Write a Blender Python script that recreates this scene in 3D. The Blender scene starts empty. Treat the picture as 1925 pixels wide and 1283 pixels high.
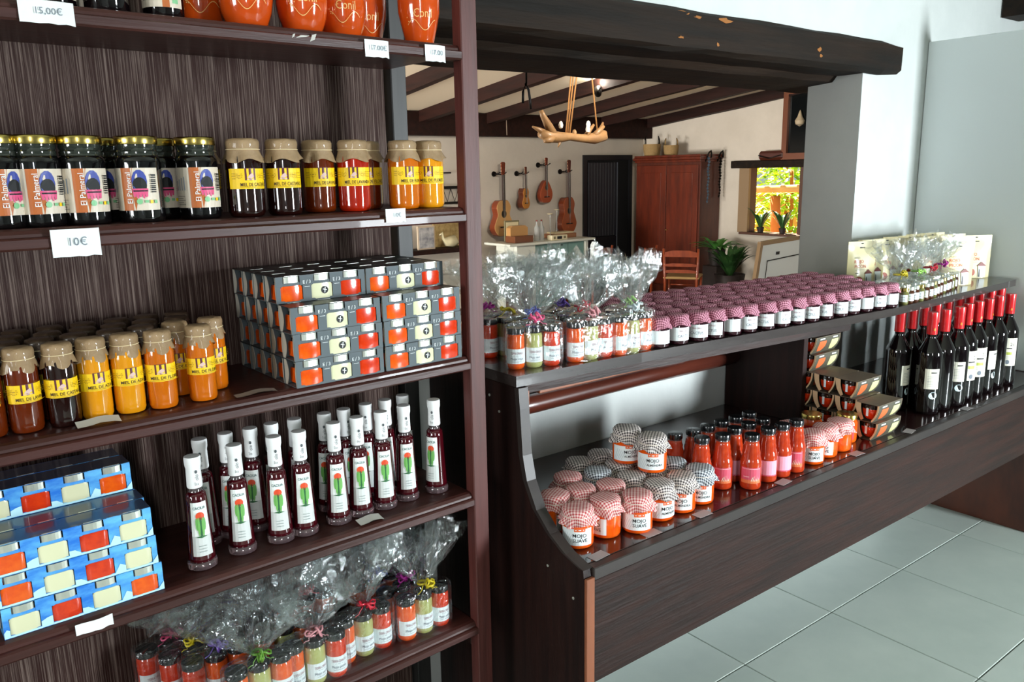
import bpy, math, random
from mathutils import Matrix, Vector
R = math.radians
PI = math.pi
rnd = random.Random(7)
sc = bpy.context.scene

# ---------------------------------------------------------------- camera, world, light, exposure
cam_d = bpy.data.cameras.new('camera')
cam = bpy.data.objects.new('camera', cam_d)
sc.collection.objects.link(cam)
YAW, PIT, ROL, FPX = 0.6522, 0.2067, -0.0179, 1518.5
fw = Vector((math.sin(YAW) * math.cos(PIT), math.cos(YAW) * math.cos(PIT), -math.sin(PIT)))
rt = Vector((math.cos(YAW), -math.sin(YAW), 0))
up = rt.cross(fw)
r2 = rt * math.cos(ROL) + up * math.sin(ROL)
u2 = -rt * math.sin(ROL) + up * math.cos(ROL)
cam.matrix_world = Matrix(((r2.x, u2.x, -fw.x, 0), (r2.y, u2.y, -fw.y, 0), (r2.z, u2.z, -fw.z, 1.41), (0, 0, 0, 1)))
cam_d.sensor_width = 36
cam_d.lens = FPX / 1925 * 36
cam_d.clip_start = 0.05
sc.camera = cam

w = bpy.data.worlds.new('world')
sc.world = w
w.use_nodes = True
wn = w.node_tree
sky = wn.nodes.new('ShaderNodeTexSky')
sky.sky_type = 'HOSEK_WILKIE'
sky.turbidity = 3
sky.sun_direction = (0.3, 0.4, 0.85)
wn.links.new(sky.outputs[0], wn.nodes['Background'].inputs[0])
wn.nodes['Background'].inputs[1].default_value = 1.6

def light(name, kind, loc, energy, color=(1, 1, 1), size=(1, 1), target=None, **kw):
    d = bpy.data.lights.new(name, kind)
    d.energy = energy
    d.color = color
    if kind == 'AREA':
        d.shape = 'RECTANGLE'
        d.size, d.size_y = size
    for k, v in kw.items():
        setattr(d, k, v)
    o = bpy.data.objects.new(name, d)
    sc.collection.objects.link(o)
    o.location = loc
    if target is not None:
        o.rotation_euler = (Vector(target) - Vector(loc)).to_track_quat('-Z', 'Y').to_euler()
    return o

light('sun', 'SUN', (12, 9, 8), 32.0, (1.0, 0.93, 0.78), angle=R(1.0), target=(12.6, 9.6, 0)).rotation_euler = Vector((-0.25, -0.35, -0.9)).to_track_quat('-Z', 'Y').to_euler()
# daylight through the shop's own doorway and window (both behind the photographer)
light('doorway_daylight', 'AREA', (3.85, -3.42, 1.0), 62, (0.88, 0.96, 1.0), (0.6, 1.3), (2.2, 1.6, 0.95), spread=R(75))
light('window_daylight', 'AREA', (-0.75, -2.42, 1.7), 20, (1.0, 0.98, 0.95), (0.26, 1.5), (0.4, 1.5, 1.2))
light('left_side_fill', 'AREA', (-3.15, 0.2, 1.4), 62, (0.95, 0.99, 1.0), (1.4, 1.2), (3.0, 0.9, 1.2))  # added fill from the left to lift side faces; no window in that wall
light('lamp_glow', 'POINT', (6.24, 6.54, 2.33), 14, (1.0, 0.93, 0.82), shadow_soft_size=0.06)
light('back_room_fill', 'AREA', (-0.95, 7.2, 0.75), 240, (1.0, 0.96, 0.90), (2.4, 2.0), (9.0, 6.6, 2.2), spread=R(105))  # unseen fill added to brighten the back room; the wall there has no opening
light('back_room_warm_fill', 'AREA', (4.3, 3.3, 2.38), 60, (1.0, 0.91, 0.78), (0.5, 0.5), (8.0, 8.4, 0.9))  # added warm fill kept out of view behind the lintel, no fitted lamp

vs = sc.view_settings
sc.display_settings.display_device = 'sRGB'
vs.view_transform = 'Standard'
vs.look = 'None'
vs.gamma = 1
vs.use_curve_mapping = False
vs.exposure = 0.55
cy = sc.cycles
cy.use_denoising = True
cy.max_bounces = 8
cy.diffuse_bounces = 4
cy.glossy_bounces = 4
cy.transmission_bounces = 6
cy.transparent_max_bounces = 24
cy.caustics_reflective = False
cy.caustics_refractive = False
cy.sample_clamp_indirect = 6

# ---------------------------------------------------------------- materials
def lin(h):
    h = h.lstrip('#')
    return tuple((c / 12.92 if c <= 0.04045 else ((c + 0.055) / 1.055) ** 2.4) for c in (int(h[i:i + 2], 16) / 255 for i in (0, 2, 4))) + (1,)

MC = {}
def mat(name, col, rough=0.5, coat=0.0, trans=0.0, metal=0.0, emit=None, noise=None, bump=None, alpha=None, ior=1.45, spec=None, sheen=None):
    """noise=(colour2, scale, stretch xyz); bump=(strength, scale, stretch xyz)"""
    if name in MC:
        return MC[name]
    m = bpy.data.materials.new(name)
    m.use_nodes = True
    nt = m.node_tree
    b = nt.nodes['Principled BSDF']
    I = b.inputs
    I['Base Color'].default_value = lin(col)
    I['Roughness'].default_value = rough
    I['Metallic'].default_value = metal
    I['IOR'].default_value = ior
    I['Coat Weight'].default_value = coat
    I['Coat Roughness'].default_value = 0.03
    I['Transmission Weight'].default_value = trans
    if spec is not None:
        I['Specular IOR Level'].default_value = spec
    if alpha is not None:
        I['Alpha'].default_value = alpha
    if emit:
        I['Emission Color'].default_value = lin(emit[0])
        I['Emission Strength'].default_value = emit[1]
    def tex(scale, stretch, detail=6, rg=0.6):
        tc = nt.nodes.new('ShaderNodeTexCoord')
        mp = nt.nodes.new('ShaderNodeMapping')
        mp.inputs['Scale'].default_value = stretch
        nz = nt.nodes.new('ShaderNodeTexNoise')
        nz.inputs['Scale'].default_value = scale
        nz.inputs['Detail'].default_value = detail
        nz.inputs['Roughness'].default_value = rg
        nt.links.new(tc.outputs['Object'], mp.inputs[0])
        nt.links.new(mp.outputs[0], nz.inputs['Vector'])
        return nz
    if noise:
        nz = tex(noise[1], noise[2])
        cr = nt.nodes.new('ShaderNodeValToRGB')
        lo, hi = (noise[3] if len(noise) > 3 else (0.35, 0.65))
        cr.color_ramp.elements[0].position = lo
        cr.color_ramp.elements[1].position = hi
        cr.color_ramp.elements[0].color = lin(col)
        cr.color_ramp.elements[1].color = lin(noise[0])
        nt.links.new(nz.outputs['Fac'], cr.inputs[0])
        nt.links.new(cr.outputs[0], I['Base Color'])
    if bump:
        nz = tex(bump[1], bump[2])
        bp = nt.nodes.new('ShaderNodeBump')
        bp.inputs['Strength'].default_value = bump[0]
        bp.inputs['Distance'].default_value = 0.01
        nt.links.new(nz.outputs['Fac'], bp.inputs['Height'])
        nt.links.new(bp.outputs[0], I['Normal'])
    MC[name] = m
    return m

def gingham(name, dark, light_, period):
    m = bpy.data.materials.new(name)
    m.use_nodes = True
    nt = m.node_tree
    b = nt.nodes['Principled BSDF']
    b.inputs['Roughness'].default_value = 0.85
    uv = nt.nodes.new('ShaderNodeUVMap')
    sp = nt.nodes.new('ShaderNodeSeparateXYZ')
    nt.links.new(uv.outputs[0], sp.inputs[0])
    outs = []
    for k in (0, 1):
        a = nt.nodes.new('ShaderNodeMath'); a.operation = 'MULTIPLY'; a.inputs[1].default_value = 1 / period
        f = nt.nodes.new('ShaderNodeMath'); f.operation = 'FRACT'
        g = nt.nodes.new('ShaderNodeMath'); g.operation = 'GREATER_THAN'; g.inputs[1].default_value = 0.5
        nt.links.new(sp.outputs[k], a.inputs[0]); nt.links.new(a.outputs[0], f.inputs[0]); nt.links.new(f.outputs[0], g.inputs[0])
        outs.append(g)
    s = nt.nodes.new('ShaderNodeMath'); s.operation = 'ADD'
    nt.links.new(outs[0].outputs[0], s.inputs[0]); nt.links.new(outs[1].outputs[0], s.inputs[1])
    h = nt.nodes.new('ShaderNodeMath'); h.operation = 'MULTIPLY'; h.inputs[1].default_value = 0.5
    nt.links.new(s.outputs[0], h.inputs[0])
    cr = nt.nodes.new('ShaderNodeValToRGB')
    cr.color_ramp.interpolation = 'CONSTANT'
    e = cr.color_ramp.elements
    e[0].position = 0; e[0].color = lin(light_)
    e[1].position = 0.75; e[1].color = lin(dark)
    x = e.new(0.25); L_, D_ = lin(light_), lin(dark)
    x.color = tuple((L_[i] * 0.45 + D_[i] * 0.55) for i in range(3)) + (1,)
    nt.links.new(h.outputs[0], cr.inputs[0])
    nt.links.new(cr.outputs[0], b.inputs['Base Color'])
    MC[name] = m
    return m

def film_mat(name, tint, dens=0.055):
    m = bpy.data.materials.new(name)
    m.use_nodes = True
    nt = m.node_tree
    nt.nodes.remove(nt.nodes['Principled BSDF'])
    out = nt.nodes['Material Output']
    tr = nt.nodes.new('ShaderNodeBsdfTransparent'); tr.inputs[0].default_value = (0.97, 0.98, 0.98, 1)
    gl = nt.nodes.new('ShaderNodeBsdfGlossy'); gl.inputs['Roughness'].default_value = 0.12; gl.inputs['Color'].default_value = (1, 1, 1, 1)
    df = nt.nodes.new('ShaderNodeBsdfTranslucent'); df.inputs[0].default_value = lin(tint)
    lw = nt.nodes.new('ShaderNodeLayerWeight'); lw.inputs[0].default_value = 0.35
    tc = nt.nodes.new('ShaderNodeTexCoord')
    nz = nt.nodes.new('ShaderNodeTexNoise'); nz.inputs['Scale'].default_value = 38; nz.inputs['Detail'].default_value = 4
    bp = nt.nodes.new('ShaderNodeBump'); bp.inputs['Strength'].default_value = 0.7; bp.inputs['Distance'].default_value = 0.01
    nt.links.new(tc.outputs['Object'], nz.inputs['Vector'])
    nt.links.new(nz.outputs['Fac'], bp.inputs['Height'])
    nt.links.new(bp.outputs[0], gl.inputs['Normal'])
    nt.links.new(bp.outputs[0], lw.inputs['Normal'])
    mu = nt.nodes.new('ShaderNodeMath'); mu.operation = 'MULTIPLY_ADD'; mu.inputs[1].default_value = 0.42; mu.inputs[2].default_value = 0.035
    nt.links.new(lw.outputs['Facing'], mu.inputs[0])
    m1 = nt.nodes.new('ShaderNodeMixShader')
    nt.links.new(mu.outputs[0], m1.inputs[0]); nt.links.new(tr.outputs[0], m1.inputs[1]); nt.links.new(gl.outputs[0], m1.inputs[2])
    m2 = nt.nodes.new('ShaderNodeMixShader'); m2.inputs[0].default_value = dens
    nt.links.new(m1.outputs[0], m2.inputs[1]); nt.links.new(df.outputs[0], m2.inputs[2])
    nt.links.new(m2.outputs[0], out.inputs[0])
    MC[name] = m
    return m

def tile_mat():
    m = mat('floor_tile', '#b9c6bf', 0.3, noise=('#ccd6ce', 3.0, (1, 1, 1), (0.3, 0.75)), bump=(0.02, 20, (1, 1, 1)))
    return m

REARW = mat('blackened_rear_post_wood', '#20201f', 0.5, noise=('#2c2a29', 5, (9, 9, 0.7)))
WOOD = mat('dark_stained_wood', '#1c0f0c', 0.45, spec=0.3, noise=('#2f1812', 6, (0.6, 8, 8)), bump=(0.15, 9, (0.6, 9, 9)))
POSTW = mat('mahogany_post_wood', '#5a2c27', 0.5, noise=('#45201c', 5, (9, 9, 0.7)), bump=(0.12, 9, (9, 9, 0.7)))
SHELFW = mat('mahogany_shelf_wood', '#43201b', 0.42, coat=0.08, noise=('#321510', 5, (0.7, 9, 9)), bump=(0.1, 9, (0.7, 9, 9)))
BACKW = mat('grooved_back_panel_wood', '#301a15', 0.6, noise=('#84736a', 5, (85, 3, 0.9), (0.47, 0.72)), bump=(0.5, 5, (48, 3, 1.0)), spec=0.3)
DARKW = mat('blackish_beam_wood', '#130f0b', 0.7, spec=0.2, noise=('#261a11', 3, (0.5, 6, 6)), bump=(0.35, 7, (0.5, 5, 5)))
RAFTW = mat('brown_rafter_wood', '#1c0e0a', 0.6, spec=0.2, noise=('#2c150f', 3, (6, 0.5, 6)), bump=(0.3, 7, (5, 0.5, 5)))
LTW = mat('light_brown_edge_wood', '#7d4a33', 0.35, coat=0.3, noise=('#95583c', 6, (4, 4, 0.6)))
SIDEW = mat('side_panel_wood', '#190c0a', 0.5, spec=0.3, noise=('#27130f', 5, (8, 8, 0.6)), bump=(0.1, 9, (8, 8, 0.6)))
EDGEG = mat('worn_grey_edge_wood', '#332c29', 0.42, noise=('#272120', 6, (1, 1, 4)))
REDW = mat('reddish_support_wood', '#5d2c18', 0.35, coat=0.2, noise=('#3f1d12', 3, (3, 3, 1)))
PLAS = mat('white_plaster', '#c6cac8', 0.9, noise=('#bcc1bf', 3, (1, 1, 1)), bump=(0.35, 9, (1, 1, 1)))
PLASW = mat('cream_plaster', '#d3cabc', 0.9, noise=('#c9c0b2', 2, (1, 1, 1)), bump=(0.3, 8, (1, 1, 1)))
WPAN = mat('white_laminate', '#d3dbdc', 0.45)
PAPER = mat('white_paper', '#e9f1f2', 0.7)
PAPERG = mat('grey_paper', '#b9b7b0', 0.6)
INK = mat('grey_pencil', '#77808a', 0.8)
BLACKP = mat('black_print', '#15171a', 0.6)
GLASS = mat('clear_glass', '#eef4f2', 0.02, trans=1.0, ior=1.35)
GOLD = mat('gold_lid_metal', '#c9b262', 0.22, metal=1.0)
SILV = mat('silver_lid_metal', '#dfe3d8', 0.28, metal=0.75)
BLK = mat('black_lid_plastic', '#15181b', 0.22, coat=0.6)
KRAFT = mat('kraft_paper', '#a18663', 0.6, coat=0.35, noise=('#8a7152', 22, (1, 1, 1)), bump=(0.5, 30, (1, 1, 1)))
KSTR = mat('cream_string', '#ddc9a0', 0.8)
YEL = mat('yellow_label', '#f2c912', 0.5)
MARO = mat('maroon_print', '#5a2330', 0.5)
HON = dict(
    dark=mat('dark_chestnut_honey', '#200806', 0.05, coat=1.0, trans=0.2),
    red=mat('red_honey', '#b32208', 0.05, coat=1.0, trans=0.2),
    amber=mat('amber_honey', '#cf6a0a', 0.05, coat=1.0, trans=0.1),
    gold=mat('golden_honey', '#dc9010', 0.06, coat=1.0),
    brown=mat('brown_honey', '#6b2606', 0.05, coat=1.0, trans=0.25))
SYR = mat('black_syrup', '#0b0a0b', 0.05, coat=1.0)
ORA = mat('orange_sauce', '#e04a0c', 0.12, coat=1.0, noise=('#ef6312', 60, (1, 1, 1)))
REDS = mat('red_sauce', '#c62a0c', 0.12, coat=1.0, noise=('#dd3d10', 60, (1, 1, 1)))
GRNS = mat('green_sauce', '#a9ad62', 0.12, coat=1.0, noise=('#b9bb79', 60, (1, 1, 1)))
CREM = mat('cream_sauce', '#dfe0ba', 0.15, coat=1.0)
BRNS = mat('brick_salsa', '#a82d14', 0.1, coat=1.0, noise=('#bf3f1a', 50, (1, 1, 1)))
JAM = mat('purple_jam', '#2c0815', 0.08, coat=1.0)
LIQ = mat('red_liqueur', '#4a0713', 0.04, coat=1.0, trans=0.25)
WINE = mat('dark_wine_glass', '#0c0608', 0.05, coat=1.0)
WCAP = mat('red_foil_capsule', '#d0111b', 0.3, coat=0.6, noise=('#b90d16', 40, (1, 1, 1)))
WHT = mat('white_shrink_capsule', '#eef0f0', 0.4)
GRYC = mat('grey_card', '#525d62', 0.6)
GRYD = mat('dark_grey_card', '#37352f', 0.6)
GRYL = mat('pale_card_edge', '#a9a498', 0.7)
BLUC = mat('blue_sea_print_card', '#1f74d8', 0.4, noise=('#6cc4f5', 9, (1, 1, 3), (0.4, 0.62)), coat=0.3)
BLUT = mat('navy_card_top', '#1c3352', 0.35, noise=('#2d4562', 6, (1, 3, 1)), coat=0.4)
TAPC = mat('grey_brown_card', '#77695a', 0.7, noise=('#6b5d4f', 10, (1, 1, 1)))
TAPD = mat('olive_card_print', '#4d4a3c', 0.6)
TAPE = mat('pale_wood_card', '#d9b48c', 0.7)
GLZ = mat('orange_clay_glaze', '#c84a12', 0.1, coat=1.0, noise=('#9a4214', 4, (1, 1, 1), (0.55, 0.8)))
GLP = mat('gold_script_paint', '#e8b56a', 0.4)
BLKM = mat('black_iron', '#17120f', 0.45, metal=0.6)
GRNR = mat('rose_ginghamless', '#b6485e', 0.8)
GR = gingham('red_white_gingham', '#b33a3e', '#f2d5d0', 0.0068)
GB = gingham('brown_white_gingham', '#2e2226', '#efe5e0', 0.0068)
GN = gingham('navy_white_gingham', '#232a3a', '#e6ecf2', 0.0068)
GP = gingham('plum_white_gingham', '#5c0d29', '#d898ac', 0.0060)
KRAFD = mat('shade_tinted_kraft_paper', '#4c3a2a', 0.5, coat=0.4, noise=('#382a1f', 22, (1, 1, 1)), bump=(0.5, 30, (1, 1, 1)))  # same kraft paper, with the rear rows' shade painted into its colour
FILM = film_mat('clear_cellophane', '#e8f2f6')
RIB = {k: mat(k + '_ribbon', c, 0.3, coat=0.7) for k, c in dict(red='#c3122e', yellow='#c9b51c', pink='#d8517e', purple='#6a4ca8', green='#5d8f2a', blue='#1f3fa8', magenta='#a8188c', white='#cfdde2', rose='#c98a90', lime='#9fd465').items()}

# ---------------------------------------------------------------- mesh helpers
def mk(name, verts, faces, mats, idx=None, smooth=False, uvs=None):
    me = bpy.data.meshes.new(name)
    me.from_pydata([tuple(v) for v in verts], [], faces)
    if not isinstance(mats, (list, tuple)):
        mats = [mats]
    for m in mats:
        me.materials.append(m)
    if idx:
        me.polygons.foreach_set('material_index', idx)
    if smooth:
        me.polygons.foreach_set('use_smooth', [True] * len(me.polygons))
        if smooth != 'all':
            me.set_sharp_from_angle(angle=R(38))
    if uvs:
        l = me.uv_layers.new(name='UVMap')
        for lp in me.loops:
            l.data[lp.index].uv = uvs[lp.vertex_index]
    me.update()
    return me

class MB:
    def __init__(s):
        s.v = []; s.f = []; s.i = []
    def add(s, vs, fs, m=0):
        n = len(s.v)
        s.v += [tuple(p) for p in vs]
        s.f += [tuple(k + n for k in f) for f in fs]
        s.i += [m] * len(fs)
        return s
    def box(s, x0, x1, y0, y1, z0, z1, m=0, b=0.0):
        if b > 0:
            b = min(b, (x1 - x0) / 2.01, (y1 - y0) / 2.01, (z1 - z0) / 2.01)
            vs = []; ids = {}
            for sx in (0, 1):
                for sy in (0, 1):
                    for sz in (0, 1):
                        P = [(x0, x1)[sx], (y0, y1)[sy], (z0, z1)[sz]]
                        D = [b if sx == 0 else -b, b if sy == 0 else -b, b if sz == 0 else -b]
                        for k in range(3):
                            q = [P[j] + (0 if j == k else D[j]) for j in range(3)]
                            ids[(sx, sy, sz, k)] = len(vs); vs.append(q)
            F = []
            for k in range(3):
                a, c = [(1, 2), (2, 0), (0, 1)][k]
                for sd in (0, 1):
                    loop = []
                    for (p, q) in ((0, 0), (1, 0), (1, 1), (0, 1)):
                        key = [0, 0, 0]; key[k] = sd; key[a] = p; key[c] = q
                        loop.append(ids[tuple(key) + (k,)])
                    F.append(loop if sd else loop[::-1])
            for k in range(3):
                a, c = [(1, 2), (2, 0), (0, 1)][k]
                for p in (0, 1):
                    for q in (0, 1):
                        def g(e, kk):
                            key = [0, 0, 0]; key[k] = e; key[a] = p; key[c] = q
                            return ids[tuple(key) + (kk,)]
                        lp = [g(0, a), g(1, a), g(1, c), g(0, c)]
                        F.append(lp if (p == q) else lp[::-1])
            for sx in (0, 1):
                for sy in (0, 1):
                    for sz in (0, 1):
                        t = [ids[(sx, sy, sz, 0)], ids[(sx, sy, sz, 1)], ids[(sx, sy, sz, 2)]]
                        F.append(t if (sx + sy + sz) % 2 else t[::-1])
            return s.add(vs, F, m)
        vs = [(x, y, z) for x in (x0, x1) for y in (y0, y1) for z in (z0, z1)]
        return s.add(vs, [(0, 1, 3, 2), (4, 6, 7, 5), (0, 4, 5, 1), (2, 3, 7, 6), (0, 2, 6, 4), (1, 5, 7, 3)], m)
    def lathe(s, prof, n=20, m=0, c=(0, 0, 0), cap=True):
        vs = []
        for (r, z) in prof:
            for k in range(n):
                a = 2 * PI * k / n
                vs.append((c[0] + r * math.cos(a), c[1] + r * math.sin(a), c[2] + z))
        F = []
        for j in range(len(prof) - 1):
            for k in range(n):
                k2 = (k + 1) % n
                F.append((j * n + k, j * n + k2, (j + 1) * n + k2, (j + 1) * n + k))
        if cap:
            F.append(tuple(range(n - 1, -1, -1)))
            F.append(tuple((len(prof) - 1) * n + k for k in range(n)))
        return s.add(vs, F, m)
    def tube(s, pts, r, n=8, m=0, cap=True):
        pts = [Vector(p) for p in pts]
        rr = r if isinstance(r, (list, tuple)) else [r] * len(pts)
        vs = []
        for i, p in enumerate(pts):
            t = (pts[min(i + 1, len(pts) - 1)] - pts[max(i - 1, 0)]).normalized()
            a = Vector((0, 0, 1)) if abs(t.z) < 0.9 else Vector((1, 0, 0))
            x = t.cross(a).normalized(); y = t.cross(x)
            for k in range(n):
                an = 2 * PI * k / n
                vs.append(p + (x * math.cos(an) + y * math.sin(an)) * rr[i])
        F = []
        for j in range(len(pts) - 1):
            for k in range(n):
                k2 = (k + 1) % n
                F.append((j * n + k, j * n + k2, (j + 1) * n + k2, (j + 1) * n + k))
        if cap:
            F.append(tuple(range(n))[::-1]); F.append(tuple((len(pts) - 1) * n + k for k in range(n)))
        return s.add(vs, F, m)
    def prism(s, poly, axis, a, b, m=0):
        """extrude polygon (2D) along axis 'x','y','z' from a to b"""
        def P(p, t):
            return {'x': (t, p[0], p[1]), 'y': (p[0], t, p[1]), 'z': (p[0], p[1], t)}[axis]
        n = len(poly)
        vs = [P(p, a) for p in poly] + [P(p, b) for p in poly]
        F = [tuple(range(n)), tuple(range(2 * n - 1, n - 1, -1))]
        for k in range(n):
            k2 = (k + 1) % n
            F.append((k2, k, n + k, n + k2))
        return s.add(vs, F, m)
    def mesh(s, name, mats, smooth=False):
        return mk(name, s.v, s.f, mats, s.i, smooth)

def fixn(me):
    import bmesh
    b = bmesh.new(); b.from_mesh(me)
    bmesh.ops.recalc_face_normals(b, faces=b.faces)
    b.to_mesh(me); b.free()
    return me

TC = {}
def text_geo(s, bold=0.0):
    """flat triangles of a string, normalised: height of capitals 1, starts at x=0"""
    key = (s, bold)
    if key in TC:
        return TC[key]
    cu = bpy.data.curves.new('t', 'FONT')
    cu.body = s; cu.size = 1.0; cu.resolution_u = 2; cu.fill_mode = 'FRONT'; cu.offset = bold
    o = bpy.data.objects.new('t', cu)
    sc.collection.objects.link(o)
    dg = bpy.context.evaluated_depsgraph_get()
    me = bpy.data.meshes.new_from_object(o.evaluated_get(dg))
    vs = [(v.co.x, v.co.y) for v in me.vertices]
    fs = [tuple(p.vertices) for p in me.polygons]
    bpy.data.objects.remove(o); bpy.data.curves.remove(cu); bpy.data.meshes.remove(me)
    x0 = min(v[0] for v in vs); x1 = max(v[0] for v in vs)
    k = 1 / 0.72
    TC[key] = ([((x - x0) * k, y * k) for x, y in vs], fs, (x1 - x0) * k)
    return TC[key]

class Dec:
    """thin print on a label: shapes in (x, z) with rising lift, wrapped on a radius (number or function of z) or flat"""
    def __init__(s, mats, rad=None, xf=None):
        s.mb = MB(); s.mats = mats; s.rad = rad; s.n = 0; s.xf = xf
    def P(s, x, z, l):
        if s.rad is None:
            p = (x, -l, z)
        else:
            r = (s.rad(z) if callable(s.rad) else s.rad)
            t = x / r
            p = ((r + l) * math.sin(t), -(r + l) * math.cos(t), z)
        return tuple(s.xf @ Vector(p)) if s.xf else p
    def lift(s):
        s.n += 1
        return 0.0003 + 0.00012 * s.n
    def rect(s, x0, x1, z0, z1, m, nx=None, nz=1):
        nx = nx or (1 if s.rad is None else max(2, int(abs(x1 - x0) / 0.006)))
        l = s.lift(); vs = []; F = []
        for j in range(nz + 1):
            for i in range(nx + 1):
                vs.append(s.P(x0 + (x1 - x0) * i / nx, z0 + (z1 - z0) * j / nz, l))
        for j in range(nz):
            for i in range(nx):
                a = j * (nx + 1) + i
                F.append((a, a + 1, a + nx + 2, a + nx + 1))
        s.mb.add(vs, F, m); return s
    def poly(s, pts, m):
        l = s.lift()
        s.mb.add([s.P(x, z, l) for x, z in pts], [tuple(range(len(pts)))], m); return s
    def ell(s, cx, cz, rx, rz, m, n=14, a0=0, a1=2 * PI):
        return s.poly([(cx + rx * math.cos(a0 + (a1 - a0) * k / n), cz + rz * math.sin(a0 + (a1 - a0) * k / n)) for k in range(n if a1 - a0 > 6 else n + 1)], m)
    def text(s, t, cx, cz, h, m, wmax=None, rot=0.0, left=False, bold=0.0):
        vs, fs, wd = text_geo(t, bold)
        sx = h
        if wmax and wd * h > wmax:
            sx = wmax / wd
        l = s.lift(); ca, sa = math.cos(rot), math.sin(rot); out = []
        for x, y in vs:
            X = (x - (0 if left else wd / 2)) * sx; Y = (y - 0.5) * h
            out.append(s.P(cx + X * ca - Y * sa, cz + X * sa + Y * ca, l))
        s.mb.add(out, fs, m); return s
    def mesh(s, name):
        return s.mb.mesh(name, s.mats)

def cloth(name, m, lid_r, top, tie_z, hem_z, flare, k=11, n=44, seed=1, dome=0.002):
    """fabric or paper cap: flat top, drop, tie, ruffled skirt, with cloth coordinates as uv"""
    r_ = random.Random(seed)
    prof = [(0.001, top + dome), (lid_r * 0.6, top + dome * 0.8), (lid_r * 0.95, top), (lid_r * 1.03, top - 0.004), (lid_r * 1.04, (top + tie_z) / 2), (lid_r * 1.0, tie_z), (lid_r * 1.0 + (flare - lid_r) * 0.55, (tie_z * 0.5 + hem_z * 0.5)), (flare, hem_z)]
    amp = [0, 0, 0, 0, 0.006, 0.0, 0.06, 0.11]
    ph = r_.random() * 6
    verts = []; uv = []; arc = 0; last = prof[0]
    for j, (r, z) in enumerate(prof):
        arc += math.hypot(r - last[0], z - last[1]); last = (r, z)
        for i in range(n):
            a = 2 * PI * i / n
            rr = r * (1 + amp[j] * math.sin(k * a + ph + math.sin(3 * a)))
            zz = z + (0.0035 * math.sin(4 * a + ph) if j == 7 else 0) + (0.0008 * math.sin(5 * a + ph) if j == 2 else 0)
            verts.append((rr * math.cos(a), rr * math.sin(a), zz))
            uv.append(((arc + prof[0][0]) * math.cos(a), (arc + prof[0][0]) * math.sin(a)))
    F = [tuple(range(n))]
    for j in range(len(prof) - 1):
        for i in range(n):
            i2 = (i + 1) % n
            F.append((j * n + i, (j + 1) * n + i, (j + 1) * n + i2, j * n + i2))
    return mk(name, verts, F, m, None, 'all', uv)

def ring(mb, r, z, t, n=20, m=0):
    pts = [(r * math.cos(2 * PI * k / n), r * math.sin(2 * PI * k / n), z) for k in range(n + 1)]
    return mb.tube(pts, t, 6, m, False)

# ---------------------------------------------------------------- object helpers
COL = sc.collection
def link(name, me, parent=None, loc=(0, 0, 0), rot=0.0):
    o = bpy.data.objects.new(name, me)
    COL.objects.link(o)
    o.parent = parent
    o.location = loc
    if rot:
        o.rotation_euler = (0, 0, rot) if not isinstance(rot, tuple) else rot
    return o
def tag(o, label=None, cat=None, group=None, kind=None):
    if label: o['label'] = label
    if cat: o['category'] = cat
    if group: o['group'] = group
    if kind: o['kind'] = kind
    return o
def root(name, label, cat, loc=(0, 0, 0), rot=0.0, group=None):
    return tag(link(name, None, None, loc, rot), label, cat, group)
def place(proto, label, loc, rot=0.0, group=None):
    """proto = (name, category, [(part, mesh, [(sub, mesh)...], label)...]); every copy is new objects sharing mesh data"""
    name, cat, parts = proto
    o = root(name, label, cat, loc, rot, group)
    for p in parts:
        q = link(p[0], p[1], o)
        if len(p) > 3 and p[3]:
            q['label'] = p[3]
        for sname, sme in (p[2] if len(p) > 2 else []):
            link(sname, sme, q)
    return o
def single(name, me, label, cat, loc=(0, 0, 0), rot=0.0, group=None):
    return tag(link(name, me, None, loc, rot), label, cat, group)
def struct(name, me, parent=None, loc=(0, 0, 0), rot=0.0):
    o = link(name, me, parent, loc, rot)
    if parent is None:
        o['kind'] = 'structure'
    return o
ORD = ['first', 'second', 'third', 'fourth', 'fifth', 'sixth', 'seventh', 'eighth', 'ninth', 'tenth', 'eleventh', 'twelfth', 'thirteenth', 'fourteenth', 'fifteenth', 'sixteenth', 'seventeenth', 'eighteenth', 'nineteenth', 'twentieth']
def face(x, y, off=0.0):
    """rotation about z so that local -Y looks at the aisle spot in front of the shelves (0, 0)"""
    return math.atan2(y, x) - PI / 2 + off

# the tall shelf unit stands turned by two degrees
LA = 0.037
LO = Vector((0.922, 1.300, 0))
LX = Vector((math.cos(LA), math.sin(LA), 0)); LV = Vector((-math.sin(LA), math.cos(LA), 0))
def LP(u, v, z):
    p = LO + LX * u + LV * v
    return (p.x, p.y, z)
SZ = dict(s1=1.642, s2=1.345, s3=1.052, s4=0.761, s5=0.467)
CZ = 0.633   # lower counter shelf
UZ = 0.990   # upper counter shelf

# ================================================================ SETTING
def slab(name, boxes, m, parent=None):
    mb = MB()
    for b in boxes:
        mb.box(*b)
    return struct(name, mb.mesh(name, m), parent)

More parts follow.
